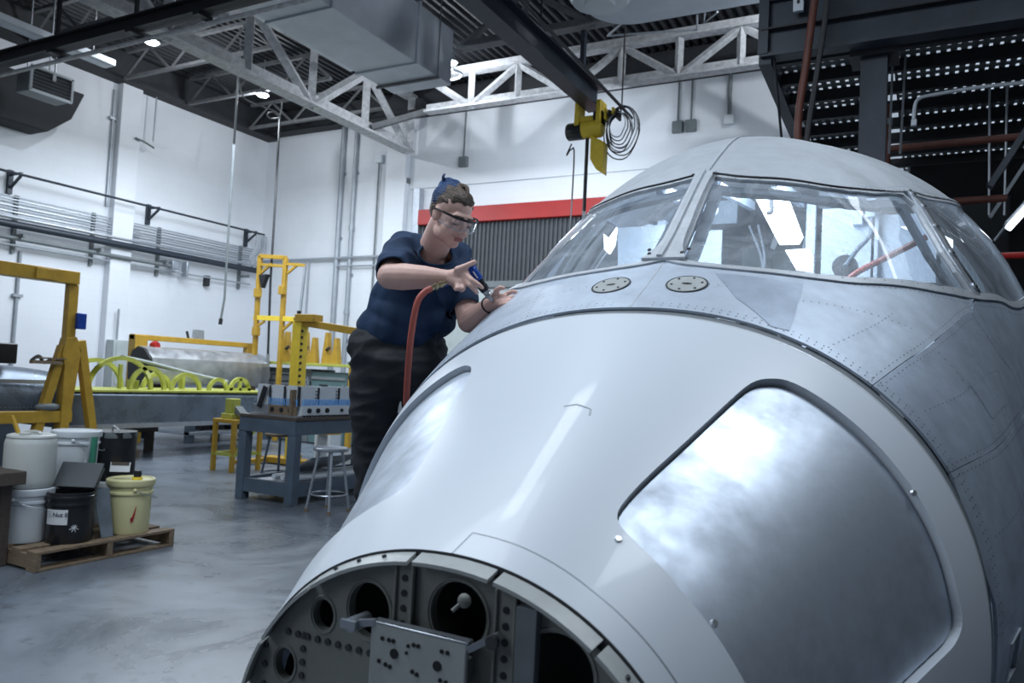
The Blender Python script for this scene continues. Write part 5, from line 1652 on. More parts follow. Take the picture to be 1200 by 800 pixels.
# crown panel below the windshield
t57 = [p for p in BASE_C if p[1] < 56.0]
crown = mir(t57)[:-1] + t57 + list(reversed(SEAM_A)) + [(t, -a) for t, a in SEAM_A]
patch('crown_panel', crown, [], M['alu'], AC, gap=.0012, step=.045, label='bare metal skin panel below the windshield')
for s_ in (1, -1):
    fl = (lambda q: q) if s_ == 1 else (lambda q: [(t, -a) for t, a in reversed(q)])
    side_u = SEAM_A + SEAM_B[1:] + list(reversed(SEAM_C))
    patch('side_panel', fl(side_u), [], M['alu2'], AC, off=0, gap=.0012, step=.045)
    side_l = SEAM_C + [(2.02, 88), (F0, 88)]
    patch('side_panel', fl(side_l), [], M['alu2'], AC, off=0, gap=.0012, step=.05)
    rest = [p for p in BASE_C if p[1] >= 56.0 and p[0] < 3.29]
    aft = [(1.82, 57)] + rest + [(3.3, 68), (6.4, 68), (6.4, 88), (2.02, 88)] + list(reversed(SEAM_B))[:-1]
    patch('aft_side_panel', fl(aft), [], M['alu2'], AC, off=0, gap=.0012, step=.05)
    low = [(F0, 88), (6.4, 88), (6.4, 180), (F0, 180)]
    win = [(1.02, 91.5), (1.09, 91.0), (1.10, 99), (1.02, 99)]
    patch('lower_panel', fl(low), [fl(win)], M['alu2'], AC, off=0, gap=.0012, step=.09)
    rf = [p for p in ROOF_C if p[0] < 3.29] + [(3.3, 43.5), (3.3, 68), (6.4, 68), (6.4, 0)]
    rf = [(p[0], max(p[1], 0)) for p in rf]
    patch('roof_panel', fl(rf), [], M['alu_roof'], AC, off=0, gap=.0012, step=.05, rim=.012, label=('bare metal roof skin, right half' if s_ == 1 else 'bare metal roof skin, left half'))
    ribbon('static_port_frame', fl(win) + [fl(win)[0]], .008, .004, M['light_steel'], AC)
    patch('static_port_recess', fl(win), [], M['black'], AC, off=-.012, rim=0, step=.04)
# rivet rows
rows = []
for s_ in (1, -1):
    sh = lambda q, d: [(t, s_ * (a + d)) for t, a in q]
    rows += [sh(SEAM_A, 1.0), sh(SEAM_A, -1.0), sh(SEAM_C, 1.0), sh(SEAM_C, -1.0), sh(SEAM_B[1:], 0)]
    rows += [[(.94, s_ * 3), (.94, s_ * 88)], [(.955, s_ * 3), (.955, s_ * 88)]]
    rows += [[(1.30, s_ * 50), (1.30, s_ * 66)], [(1.52, s_ * 55), (1.52, s_ * 70)], [(1.0, s_ * 52), (1.75, s_ * 66)]]
    rows += [[(1.10, s_ * 8), (1.10, s_ * 20)], [(.96, s_ * 20), (1.20, s_ * 23)], [(.96, s_ * 33), (1.30, s_ * 40)], [(1.12, s_ * 24), (1.30, s_ * 44)]]
    rows += [[(t, s_ * (a + 1.6)) for t, a in BASE_C if a < 66][1:], [(t, s_ * (a - 1.4)) for t, a in ROOF_C if a > 3][1:]]
    rows += [[(1.0, s_ * 75), (2.0, s_ * 82)], [(2.2, s_ * 66), (2.2, s_ * 86)]]
rivets('rivets', rows, AC)
# doubler patches on the right crown
patch('doubler', [(1.17, 9.5), (1.195, 18.5), (1.22, 24), (1.12, 24.5), (.95, 26), (.94, 23), (1.04, 15)], [], M['alu2'], AC, off=.0015, rim=0, step=.04)
patch('doubler', [(1.32, 57), (1.62, 62), (1.62, 69), (1.32, 64)], [], M['alu2'], AC, off=.001, rim=0, step=.04)
ribbon('centre_crease', lin([(.93, 0), (1.24, 0)], 8), .004, .001, M['frame_metal'], AC)

# --- vents
for s_ in (1, -1):
    cc_ = (1.085, 6.0 * s_)
    p, nn = S(*cc_), normal(*cc_)
    xa = (S(cc_[0], cc_[1] + 1) - S(cc_[0], cc_[1] - 1)).normalized()
    ya = nn.cross(xa).normalized()
    vc = MB().lathe([(0, .003), (.058, .003), (.060, 0), (.060, -.01), (0, -.01)], p, 32, nn).build('vent_cover', M['flange'], AC, label='round bolted vent cover')
    MB().tube([p + (xa * cos(2 * pi * i / 40) + ya * sin(2 * pi * i / 40)) * .0625 + nn * .001 for i in range(41)], .0022, 6, caps=False).build('seal_ring', M['dark_line'], vc)
    for k in range(6):
        q = p + (xa * cos(2 * pi * k / 6 + .3) + ya * sin(2 * pi * k / 6 + .3)) * .046 + nn * .003
        MB().cyl(q, q + nn * .002, .0042, .004, 10).build('screw', M['dark_line'], vc)
    q = p + nn * .0032
    MB().add([q + (xa * cos(2 * pi * i / 20) * .016 + ya * sin(2 * pi * i / 20) * .008) for i in range(20)] + [q + nn * .001], [(i, (i + 1) % 20, 20) for i in range(20)]).build('slot_hole', M['black'], vc, smooth=False)

# --- windows
def at_a(curve, a):
    for i in range(len(curve) - 1):
        if curve[i][1] <= a <= curve[i + 1][1]:
            u = (a - curve[i][1]) / max(1e-9, curve[i + 1][1] - curve[i][1])
            return curve[i][0] + (curve[i + 1][0] - curve[i][0]) * u
    return curve[-1][0]
POST = [(1.97, 57), (1.975, 52), (2.0, 48.5), (2.09, 44), (2.19, 40.5), (2.23, 37)]
for s_ in (1, -1):
    fl = (lambda q: q) if s_ == 1 else (lambda q: [(t, -a) for t, a in reversed(q)])
    b_in = [(at_a(BASE_C, a), a) for a in [1.3, 6, 10, 15, 20, 26, 32, 38, 44, 50, 56.5]]
    r_in = [(at_a(ROOF_C, a), a) for a in [36.6, 32, 28, 23, 18, 13, 8, 5, 1.6]]
    front = b_in + [(p[0], p[1]) for p in POST[:-1]] + r_in
    opening = inset(dens(front, .05), .016)
    patch('windshield_frame', fl(front), [fl(opening)], M['frame_metal'], AC, off=.001, rim=.018, step=.022, label='bolted metal windshield frame')
    patch('windshield_pane', fl(inset(dens(front, .05), .006)), [], M['glass'], AC, off=-.010, rim=0, step=.05, label='dusty windshield glass')
    inner = inset(dens(front, .05), .050)
    patch('inner_frame', fl(inset(dens(front, .05), .012)), [fl(inner)], M['inner_frame'], AC, off=-.035, rim=.02, step=.03)
    # side window aft of the post
    sb = [p for p in BASE_C if p[1] > 57.6 and p[0] < 3.25]
    sr = [p for p in ROOF_C if p[1] > 38.5 and p[0] < 3.25]
    sidew = [(2.03, 57.3)] + sb + [(3.25, 68), (3.25, 43.4)] + list(reversed(sr)) + [(2.30, 38.2), (2.26, 41), (2.16, 44.8), (2.07, 49), (2.04, 53)]
    sopen = inset(dens(sidew, .05), .016)
    patch('side_window_frame', fl(sidew), [fl(sopen)], M['frame_metal'], AC, off=.001, rim=.014, step=.02)
    patch('side_window_pane', fl(inset(dens(sidew, .05), .004)), [], M['glass'], AC, off=-.006, rim=0, step=.05, label='dusty curved side glass')
    # post with lugs
    pp = lin([(2.0, 57.2), (2.005, 52.5), (2.035, 49), (2.125, 44.5), (2.23, 40.7), (2.27, 37.6)], 20)
    pp = [(t, a * s_) for t, a in pp]
    po = ribbon('side_post', pp, .05, .010, M['post_metal'], AC, off=-.004, label='riveted side window post')
    ribbon('post_seal', [(t + .018, a) for t, a in pp], .006, .012, M['dark_line'], po)
    for u in (1, 6, 11, 16, 19):
        t_, a_ = pp[u]
        p, nn = S(t_ + .01, a_, .006), normal(t_, a_)
        lg = MB().lathe([(0, .004), (.016, .004), (.019, 0), (.019, -.004), (0, -.004)], p, 16, nn).build('lug', M['post_metal'], po)
        MB().cyl(p + nn * .004, p + nn * .009, .007, .006, 10).build('bolt', M['dark_line'], po)
    # bright edge trim along the roof line and sill
    rp = [(t, a * s_) for t, a in ROOF_C]
    ribbon('header_trim', [(t + .010, a) for t, a in rp], .014, .006, M['alu_roof'], AC, off=.001, label='bright window header trim')
    ribbon('header_seal', [(t + .000, a) for t, a in rp], .003, .006, M['dark_line'], AC, off=.001)
    bp_ = [(t, a * s_) for t, a in BASE_C]
    ribbon('sill_trim', [(t - .006, a) for t, a in bp_], .016, .006, M['frame_metal'], AC, off=.001)
    # screws
    sc_rows = [[(t, a * s_) for t, a in lin(inset(front, .009), 60)]]
    rivets('frame_screws', sc_rows, AC, 'dark_line', .0038, .085)
# centre post, Y shaped at the foot
cp_ = lin([(1.235, 0), (1.735, 0)], 14)
po = ribbon('centre_post', cp_, [.15, .115, .09, .075, .070, .068, .066, .064, .062, .062, .062, .064, .066, .072, .085], .012, M['frame_metal'], AC, off=.004, label='riveted centre windshield post')
ribbon('centre_strip', lin([(1.24, -.6), (1.735, -.5)], 10), .018, .008, M['alu_roof'], po, off=.016)
rivets('post_screws', [[(1.28, 1.6), (1.70, 1.5)], [(1.30, -1.9), (1.70, -1.7)]], po, 'dark_line', .0045, .055)
for (t, a) in ((1.262, 2.6), (1.285, 3.4), (1.262, -2.6), (1.285, -3.0), (1.71, 2.4), (1.71, -2.4)):
    p, nn = S(t, a, .016), normal(t, a)
    MB().cyl(p, p + nn * .004, .007, .006, 10).build('bolt', M['dark_line'], po)
# roof centre strap
ribbon('roof_seam', lin([(1.76, 0), (3.2, 0)], 24), .010, .003, M['frame_metal'], AC, off=.003)

# --- cockpit interior
MB().prism([(XC_ - .60, YC_ + 1.3, 1.50), (XC_ + .60, YC_ + 1.3, 1.50), (XC_ + .85, YC_ + 4.6, 1.50), (XC_ - .85, YC_ + 4.6, 1.50)], (0, 0, .02)).build('cockpit_floor', M['interior_grey'], AC, smooth=False)
def hoop(y0, y1, zt, w, m_, name='inner_lining'):
    pass
gl = MB().prism([(XC_ - .62, YC_ + 1.62, 1.66), (XC_ + .62, YC_ + 1.62, 1.66), (XC_ + .80, YC_ + 2.1, 1.68), (XC_ - .80, YC_ + 2.1, 1.68)], (0, 0, .05))
gl.build('glareshield', M['interior_grey'], AC, bevel=.01)
YI = YC_ + 3.35
def ipanel(x0, x1, z0, z1, y, m_, nm='interior_panel', lab=None, bev=.004):
    w_, zm_, zt_ = 1.28, 1.32, 2.68
    pts = []
    n_ = 8
    def lim(z):
        s_ = min(1.0, max(0.0, (z - zm_) / (zt_ - zm_)))
        return w_ * sqrt(max(0, 1 - s_ * s_)) * .95 - .04
    for i in range(n_ + 1):
        z = z0 + (z1 - z0) * i / n_
        pts.append((min(x1, XC_ + lim(z)), y, z))
    for i in range(n_, -1, -1):
        z = z0 + (z1 - z0) * i / n_
        pts.append((max(x0, XC_ - lim(z)), y, z))
    return MB().prism(pts, (0, .02, 0)).build(nm, M[m_], AC, label=lab, sharp=30)
# aft partition: white panels left and right, dark middle
ipanel(-1.88, -1.36, 1.6, 2.32, YI, 'interior_white', lab='white interior panel')
ipanel(-1.34, -1.08, 1.6, 2.32, YI, 'interior_white')
ipanel(-.52, -.27, 1.6, 2.40, YI - .05, 'interior_white')
ipanel(-.24, .04, 1.6, 2.36, YI, 'interior_white', lab='white interior panel')
ipanel(.06, .28, 1.6, 2.2, YI + .02, 'interior_grey')
ipanel(-1.06, -.54, 1.6, 2.3, YI + .5, 'interior_green', lab='dark green equipment in the doorway')
MB().bx(-.255, -.235, YI - .06, YI - .02, 1.55, 2.42).bx(-.60, -.55, YI - .08, YI - .03, 1.55, 2.45).bx(-1.355, -1.335, YI - .06, YI - .02, 1.55, 2.35).build('door_post', M['interior_white'], AC, bevel=.004)
ipanel(-1.9, -1.0, 2.36, 2.50, YI + .02, 'interior_grey')
ipanel(-.55, .45, 2.42, 2.52, YI + .02, 'interior_grey')
# clutter around the door
rnd = random.Random(11)
for k in range(16):
    x0 = rnd.uniform(-1.05, -.58)
    z0 = rnd.uniform(1.65, 2.3)
    MB().box((x0, YI + .35 + rnd.uniform(-.1, .1), z0), (rnd.uniform(.03, .14), .05, rnd.uniform(.03, .12)), Matrix.Rotation(rnd.uniform(-.6, .6), 3, 'Y')).build('equipment_box', M[rnd.choice(['interior_grey', 'interior_green', 'machine_grey', 'conduit'])], AC, bevel=.004)
for k in range(6):
    x0 = rnd.uniform(-1.0, -.6)
    MB().tube(smooth_path([(x0, YI + .3, 2.4), (x0 + rnd.uniform(-.1, .1), YI + .27, 2.1), (x0 + rnd.uniform(-.2, .2), YI + .3, 1.85), (x0 + rnd.uniform(-.2, .2), YI + .28, 1.6)]), .008, 6).build('interior_cable', M['conduit'] if k % 2 else M['cable'], AC)
# glowing shapes added for windshield reflections; overhead brackets seen through the glass
for (q, y_) in (([(888, 233), (924, 232), (941, 278), (935, 285), (913, 286)], 0), ):
    pass
MB().prism([(-0.796, 4.100, 2.371), (-0.635, 4.100, 2.369), (-0.559, 4.100, 2.168), (-0.578, 4.100, 2.133), (-0.673, 4.100, 2.133)], (0, .03, 0)).build('reflection_shape', M['pane_glint'], AC, smooth=False, label='glowing shape standing for a bright reflection on the windshield')
MB().prism([(-0.643, 4.100, 2.101), (-0.528, 4.100, 2.106), (-0.511, 4.100, 2.070), (-0.509, 4.100, 1.988), (-0.586, 4.100, 1.999)], (0, .03, 0)).build('reflection_shape', M['pane_glint'], AC, smooth=False, label='lower glowing shape standing for a windshield reflection')
MB().prism([(-1.640, 4.100, 2.229), (-1.608, 4.100, 2.203), (-1.564, 4.100, 2.265), (-1.575, 4.100, 2.162), (-1.604, 4.100, 2.114), (-1.631, 4.100, 2.140)], (0, .03, 0)).build('reflection_shape', M['pane_glint'], AC, smooth=False)
MB().prism([(-0.121, 4.300, 2.238), (-0.075, 4.300, 2.231), (-0.059, 4.300, 2.205)], (0, .03, 0)).build('reflection_shape', M['pane_glint'], AC, smooth=False)
MB().prism([(0.017, 3.900, 2.136), (0.098, 3.900, 2.087), (0.098, 3.900, 2.056), (0.056, 3.900, 2.058)], (0, .03, 0)).build('reflection_shape', M['pane_glint'], AC, smooth=False)
MB().prism([(-1.554, 4.100, 2.259), (-1.286, 4.100, 2.265), (-1.277, 4.100, 2.047), (-1.542, 4.100, 2.000)], (0, .02, 0)).build('interior_panel', M['interior_white'], AC, smooth=False)
MB().tube(smooth_path([(-0.654, 3.700, 2.319), (-0.648, 3.700, 2.262), (-0.647, 3.700, 2.213), (-0.666, 3.700, 2.210)]), .010, 8).build('overhead_hook', M['black_steel'], AC)
MB().ell(V((-0.946, 3.800, 2.257)), (.03, .02, .03)).build('round_gauge', M['conduit'], AC)
# red hose and black round fan by the right panels
MB().tube(smooth_path([(-0.008, 3.550, 2.038), (-0.086, 3.600, 2.004), (-0.187, 3.700, 1.968), (-0.279, 3.800, 1.936), (-0.349, 3.800, 1.874)]), .014, 8).build('red_air_hose', M['red_hose'], AC, label='red hose inside the cockpit')
MB().tube(smooth_path([(-0.249, 4.200, 2.267), (-0.254, 4.200, 2.182), (-0.311, 4.200, 2.111), (-0.359, 4.100, 2.010)]), .011, 8).build('grey_cable', M['interior_grey'], AC)
MB().lathe([(0, 0), (.055, 0), (.06, .01), (.06, .05), (0, .05)], V((-0.364, 4.200, 2.017)), 20, (0, -1, 0)).build('round_fan', M['black_steel'], AC)
MB().lathe([(0, 0), (.02, 0), (.018, .03), (0, .03)], V((-0.374, 4.200, 2.082)), 12, (0, -1, 0)).build('knob', M['conduit'], AC)
for k in range(4):
    MB().bar((XC_ - .40 + .27 * k, YC_ + 2.4, 2.34), (XC_ - .40 + .27 * k, YC_ + 3.3, 2.44), .03, .05).build('ceiling_rib', M['interior_white'], AC, smooth=False)
for k, (x0, z0) in enumerate(((-1.52, 2.30), (-1.44, 2.32), (-1.40, 2.24), (-1.25, 2.2), (-.30, 2.38), (-.36, 2.34))):
    MB().bx(x0, x0 + .05, YI - .12, YI - .05, z0 - .05, z0 + .05).build('bracket', M['interior_white'], AC, bevel=.004)
area('cockpit_fill', (XC_, YC_ + 2.5, 2.40), (XC_, YC_ + 3.2, 1.7), .7, 34)  # fill added to brighten the cockpit, no lamp stands there

# --- front ring, bulkhead
RC = Vector((XC_, YC_, 0))
def ring_pt(a, sc, dy):
    p = surf0(0, a)
    c = Vector((XC_, YC_, .52))
    q = c + (p - c) * sc
    return Vector((q.x, YC_ + dy, q.z))
divs = [-180, -128, -97, -74.5, -60, -37.5, -7, 12, 38, 67, 97, 128, 180]
for i in range(len(divs) - 1):
    a0, a1 = divs[i] + .7, divs[i + 1] - .7
    n = max(2, int((a1 - a0) / 3))
    aa_ = [a0 + (a1 - a0) * k / n for k in range(n + 1)]
    mb = MB()
    vs_, fs = [], []
    for a in aa_:
        vs_ += [ring_pt(a, .990, -.003), ring_pt(a, .968, -.036), ring_pt(a, .955, -.036), ring_pt(a, .975, -.003)]
    for k in range(n):
        q = 4 * k
        for j in range(4):
            fs.append((q + j, q + (j + 1) % 4, q + 4 + (j + 1) % 4, q + 4 + j))
    fs += [(3, 2, 1, 0), tuple(4 * n + j for j in range(4))]
    mb.add(vs_, fs)
    sg = mb.build('flange_segment', M['flange'], AC, sharp=45)
    for f in (.25, .5, .75):
        if (a1 - a0) > 25:
            a = a0 + (a1 - a0) * f
            q = ring_pt(a, .981, -.018)
            nn = (q - Vector((XC_, YC_ - .018, .52))).normalized()
            MB().cyl(q, q + nn * .004, .005, .004, 8).build('screw', M['dark_line'], sg)
mb = MB()
n = 120
vs_, fs = [], []
for k in range(n + 1):
    a = -180 + 360 * k / n
    vs_ += [ring_pt(a, .999, -.002), ring_pt(a, .93, -.002), ring_pt(a, .93, .0), ring_pt(a, .999, .002)]
for k in range(n):
    q = 4 * k
    for j in range(4):
        fs.append((q + j, q + (j + 1) % 4, q + 4 + (j + 1) % 4, q + 4 + j))
mb.add(vs_, fs)
mb.build('ring_gasket', M['dark_line'], AC)
# bulkhead plate with lightening holes (CDT in the plane)
BY = YC_ - .012
def circ(cx, cz, r, n=28, sx=1.0):
    return [(cx + r * sx * cos(2 * pi * k / n), cz + r * sin(2 * pi * k / n)) for k in range(n)]
bo = []
for k in range(90):
    p = ring_pt(-180 + 4 * k, .965, 0)
    bo.append((p.x - XC_, p.z))
HOLES = [(-.283, .888, .030, .9), (-.170, .918, .052, .95), (.032, .945, .060, 1.0), (.232, .885, .068, 1.0), (-.377, .772, .031, .85), (-.02, .60, .06, 1), (-.2, .55, .05, 1), (.2, .5, .06, 1), (.35, .68, .05, 1)]
bh = [circ(cx, cz, r, 28, sx) for cx, cz, r, sx in HOLES]
V2, tris = cdt2(bo, bh, .05)
vs_ = [(XC_ + p[0], BY, p[1]) for p in V2]
bk = MB().add(vs_, tris)
for h in bh:
    k = len(bk.v)
    n = len(h)
    bk.add([(XC_ + x, BY, z) for x, z in h] + [(XC_ + x * 1.0, BY + .02, z) for x, z in h], [(i, (i + 1) % n, n + (i + 1) % n, n + i) for i in range(n)])
bulk = bk.build('bulkhead', M['primer'], AC, sharp=30, label='grey green bulkhead plate with round holes')
for (cx, cz, r, sx) in HOLES[:5]:
    ring = [Vector((XC_ + cx + (r + .006) * sx * cos(2 * pi * k / 32), BY - .0, cz + (r + .006) * sin(2 * pi * k / 32))) for k in range(33)]
    MB().tube(ring, .003, 6, caps=False).build('hole_flange', M['primer'], bulk)
MB().add([(XC_ + x, YC_ + .10, z) for x, z in circ(0, .57, .50, 40)], [tuple(range(40))]).build('dark_backing', M['black'], AC, smooth=False)  # black disc added behind the holes so they read as dark
# stiffener channels
for (x0, z0, z1) in ((-.083, .60, 1.03), (.135, .35, 1.01), (.31, .35, .82)):
    MB().bx(XC_ + x0 - .022, XC_ + x0 - .016, BY - .014, BY, z0, z1).bx(XC_ + x0 + .016, XC_ + x0 + .022, BY - .014, BY, z0, z1).bx(XC_ + x0 - .022, XC_ + x0 + .022, BY - .008, BY - .001, z0, z1).build('stiffener', M['primer'], bulk, bevel=.002)
    for k in range(12):
        zz = z1 - .035 - .028 * k
        if zz > z0:
            MB().cyl((XC_ + x0, BY - .010, zz), (XC_ + x0, BY - .007, zz), .0065, n=12).build('bolt_hole', M['black'], bulk)
MB().bx(XC_ + .16, XC_ + .20, BY - .02, BY - .001, .35, .99).build('stiffener', M['seal'], bulk, bevel=.002)
# bolt rows
def bolt_row(p, q, n, r=.0068):
    for k in range(n):
        x = p[0] + (q[0] - p[0]) * k / max(1, n - 1)
        z = p[1] + (q[1] - p[1]) * k / max(1, n - 1)
        MB().cyl((XC_ + x, BY - .004, z), (XC_ + x, BY, z), r, n=10).build('bolt', M['dark_line'], bulk)
bolt_row((-.371, .838), (-.135, .838), 10)
bolt_row((-.329, .838), (-.329, .60), 10)
bolt_row((-.43, .80), (-.43, .60), 6)
bolt_row((.08, .70), (.08, .5), 5)
# mounted plate
mp = MB()
mp.bx(XC_ - .128, XC_ + .080, BY - .045, BY - .035, .80, .918)
plate = mp.build('mounting_plate', M['flange'], AC, bevel=.003, label='pale drilled plate bolted in front of the bulkhead')
MB().bx(XC_ - .128, XC_ + .080, BY - .045, BY - .02, .912, .918).build('top_flange', M['light_steel'], plate, bevel=.002)
MB().bx(XC_ - .128, XC_ + .080, BY - .048, BY - .03, .79, .80).build('bottom_flange', M['light_steel'], plate, bevel=.002)
for (x0, x1) in ((-.11, -.09), (.05, .07)):
    MB().bx(XC_ + x0, XC_ + x1, BY - .036, BY - .001, .84, .88).build('standoff', M['primer'], plate, smooth=False)
for (x, z, r) in ((-.072, .868, .009), (.022, .866, .009), (-.085, .89, .004), (-.10, .89, .004), (-.075, .89, .004), (-.03, .892, .004), (-.02, .892, .004), (-.042, .888, .0035), (.03, .893, .004), (.042, .893, .004), (-.09, .845, .004), (-.105, .848, .004), (-.08, .843, .004), (-.03, .845, .004), (-.02, .842, .004), (.03, .843, .004), (.042, .842, .004), (.06, .838, .003), (-.045, .875, .003)):
    MB().cyl((XC_ + x, BY - .047, z), (XC_ + x, BY - .044, z), r, n=14).build('drilled_hole', M['black'], plate)
# wing nuts and knobs
MB().cyl((XC_ - .165, BY - .06, .905), (XC_ - .165, BY - .01, .905), .014, n=14).bx(XC_ - .185, XC_ - .150, BY - .065, BY - .058, .898, .914).build('latch_knob', M['light_steel'], AC, label='small steel latch')
MB().bar((XC_ - .165, BY - .05, .907), (XC_ - .12, BY - .04, .914), .012, .012).build('latch_arm', M['light_steel'], AC)
MB().ell((XC_ + .065, BY - .035, .985), (.013, .010, .013)).tube([(XC_ + .058, BY - .04, .978), (XC_ + .050, BY - .05, .968)], .004, 8).build('round_knob', M['primer'], AC)
MB().bar((XC_ + .08, BY - .04, .905), (XC_ + .13, BY - .02, .935), .012, .010).build('latch_arm', M['light_steel'], AC)
MB().cyl((XC_ + .125, BY - .03, .925), (XC_ + .125, BY - .04, .925), .012, n=14).build('bolt_head', M['dark_line'], AC)

# stand under the fuselage (keeps it off the floor)
cr_ = thing('fuselage_cradle', 'low dark steel cradle under the aircraft nose section', 'stand', (-.77, 3.4, 0))
for yy in (2.5, 4.8, 6.8):
    MB().bx(XC_ - .8, XC_ + .8, yy - .06, yy + .06, 0, .12).bx(XC_ - .4, XC_ - .3, yy - .05, yy + .05, .12, .19 if yy < 3 else .27).bx(XC_ + .3, XC_ + .4, yy - .05, yy + .05, .12, .19 if yy < 3 else .27).build('cross_beam', M['steel_dark'], cr_, smooth=False)

# ------------------------------------------------------------------ the worker
def blob(name, mb, m, parent, voxel=.006, smooth=6, label=None, disp=None):
    me = bpy.data.meshes.new(name + '_src')
    me.from_pydata(mb.v, [], mb.f)
    bm = bmesh.new()
    bm.from_mesh(me)
    bmesh.ops.recalc_face_normals(bm, faces=bm.faces)
    bm.to_mesh(me)
    bm.free()
    t = bpy.data.objects.new(name + '_src', me)
    COL.objects.link(t)
    r = t.modifiers.new('r', 'REMESH')
    r.mode = 'VOXEL'
    r.voxel_size = voxel
    s = t.modifiers.new('s', 'SMOOTH')
    s.iterations = smooth
    s.factor = .5
    bpy.context.view_layer.update()
    me2 = bpy.data.meshes.new_from_object(t.evaluated_get(bpy.context.evaluated_depsgraph_get()))
    bpy.data.objects.remove(t)
    bpy.data.meshes.remove(me)
    me2.name = name
    me2.materials.clear()
    me2.materials.append(m)
    if disp:
        nn = [v.normal.copy() for v in me2.vertices]
        for v, n_ in zip(me2.vertices, nn):
            v.co += disp(v.co, n_)
        me2.update()
    for p in me2.polygons:
        p.use_smooth = True
    o = bpy.data.objects.new(name, me2)
    COL.objects.link(o)
    if parent is not None:
        o.parent = parent
        o.matrix_parent_inverse = world_of(parent).inverted()
    if label:
        o['label'] = label
    return o

from mathutils import noise
WK = thing('person', 'person in navy t-shirt and safety glasses working with an air tool beside the nose', 'person', (-2.0, 2.7, .52))

# head frame: local x = person's left... built from face direction
HC = V((-1.653, 2.534, 2.004))
face = Vector((.84, -.27, -.50)).normalized()
up0 = Vector((-.04, .02, 1.0))
hx = face.cross(up0).normalized()
hz = hx.cross(face).normalized()
HR = Matrix((hx, face, hz)).transposed()
HS = .97
def H(x, y, z):
    return HC + HR @ (Vector((x, y, z)) * HS)
def hell(mb, c, r, rot=None):
    R = HR if rot is None else HR @ rot
    return mb.ell(H(*c), [q * HS for q in r], R, 20, 14)

sh_r = V((-1.918, 2.580, 1.889))
sh_l = V((-1.771, 2.772, 1.888))
el_r = V((-1.827, 2.386, 1.747))
wr_r = V((-1.599, 2.451, 1.748))
el_l = V((-1.629, 2.659, 1.597))
wr_l = V((-1.472, 2.558, 1.659))
neck0 = V((-1.803, 2.628, 1.915))
chest = V((-1.858, 2.639, 1.790))
belly = V((-1.910, 2.643, 1.626))
hip = V((-1.976, 2.661, 1.481))
body = MB()
# skull, face
hell(body, (0, -.022, .032), (.076, .094, .084))
hell(body, (0, .018, -.015), (.066, .072, .080))
hell(body, (0, .020, -.060), (.062, .062, .048))
hell(body, (0, .060, -.092), (.030, .026, .022))
for s_ in (1, -1):
    hell(body, (.036 * s_, .046, -.040), (.030, .032, .036))
    hell(body, (.046 * s_, .020, -.068), (.022, .038, .028))
    hell(body, (.075 * s_, -.008, -.008), (.010, .020, .030), Matrix.Rotation(radians(14 * s_), 3, 'Z') @ Matrix.Rotation(radians(12), 3, 'X'))
    hell(body, (.012 * s_, .098, -.036), (.009, .011, .008))
    hell(body, (.031 * s_, .073, .000), (.017, .013, .012))
body.cap(H(-.036, .070, .022), H(.036, .070, .022), .013)
body.cap(H(0, .084, .010), H(0, .108, -.030), .0085, .0115)
body.cap(H(-.016, .083, -.061), H(.016, .083, -.061), .0085)
body.cap(H(-.013, .082, -.071), H(.013, .082, -.071), .0085)
# neck and core
body.cap(neck0 + Vector((0, 0, -.03)), H(0, -.030, -.045), .064, .058, 20)
body.cap(neck0 + Vector((0, 0, -.02)), chest, .062, .10)
body.cap(chest, belly, .10, .10)
body.cap(neck0 + Vector((0, 0, -.03)), sh_r, .045, .055)
body.cap(neck0 + Vector((0, 0, -.03)), sh_l, .045, .055)
# arms
def mix(a, b, t):
    return a + (b - a) * t
body.chain([sh_r, mix(sh_r, el_r, .6), el_r], [.060, .056, .050])
body.chain([el_r, mix(el_r, wr_r, .22), mix(el_r, wr_r, .6), mix(el_r, wr_r, .88), wr_r], [.050, .053, .044, .032, .029])
body.chain([sh_l, mix(sh_l, el_l, .6), el_l], [.058, .052, .045])
body.chain([el_l, mix(el_l, wr_l, .25), mix(el_l, wr_l, .7), wr_l], [.045, .046, .035, .028])
# right hand gripping the tool: palm then five fingers
def hpt(x, y, d):
    return V((x, y, d))
RK = V((-1.516, 2.439, 1.742))
palm_top = V((-1.538, 2.448, 1.773))
body.chain([wr_r, V((-1.544, 2.446, 1.760))], [.029, .026])
body.chain([wr_r, V((-1.535, 2.441, 1.727))], [.028, .022])
body.chain([V((-1.552, 2.442, 1.759)), V((-1.522, 2.440, 1.768)), V((-1.513, 2.442, 1.730)), V((-1.543, 2.437, 1.720))], [.024, .021, .019, .019])
# thumb, up along the tool back
body.chain([V((-1.545, 2.422, 1.772)), V((-1.512, 2.428, 1.785)), V((-1.484, 2.442, 1.803))], [.014, .0125, .0095])
# index along the trigger towards the tip
body.chain([V((-1.514, 2.434, 1.757)), V((-1.481, 2.425, 1.733)), V((-1.458, 2.432, 1.718)), V((-1.447, 2.444, 1.707))], [.0115, .0105, .0095, .0080])
# middle
body.chain([V((-1.513, 2.435, 1.738)), V((-1.486, 2.423, 1.714)), V((-1.472, 2.431, 1.699)), V((-1.473, 2.454, 1.689))], [.0115, .0105, .0092, .0080])
# ring and little curl below
body.chain([V((-1.530, 2.433, 1.719)), V((-1.513, 2.420, 1.701)), V((-1.540, 2.452, 1.699)), V((-1.567, 2.470, 1.708))], [.0105, .0098, .009, .0078])
body.chain([V((-1.546, 2.430, 1.719)), V((-1.535, 2.414, 1.701)), V((-1.559, 2.441, 1.701)), V((-1.582, 2.462, 1.714))], [.0098, .009, .0082, .0072])
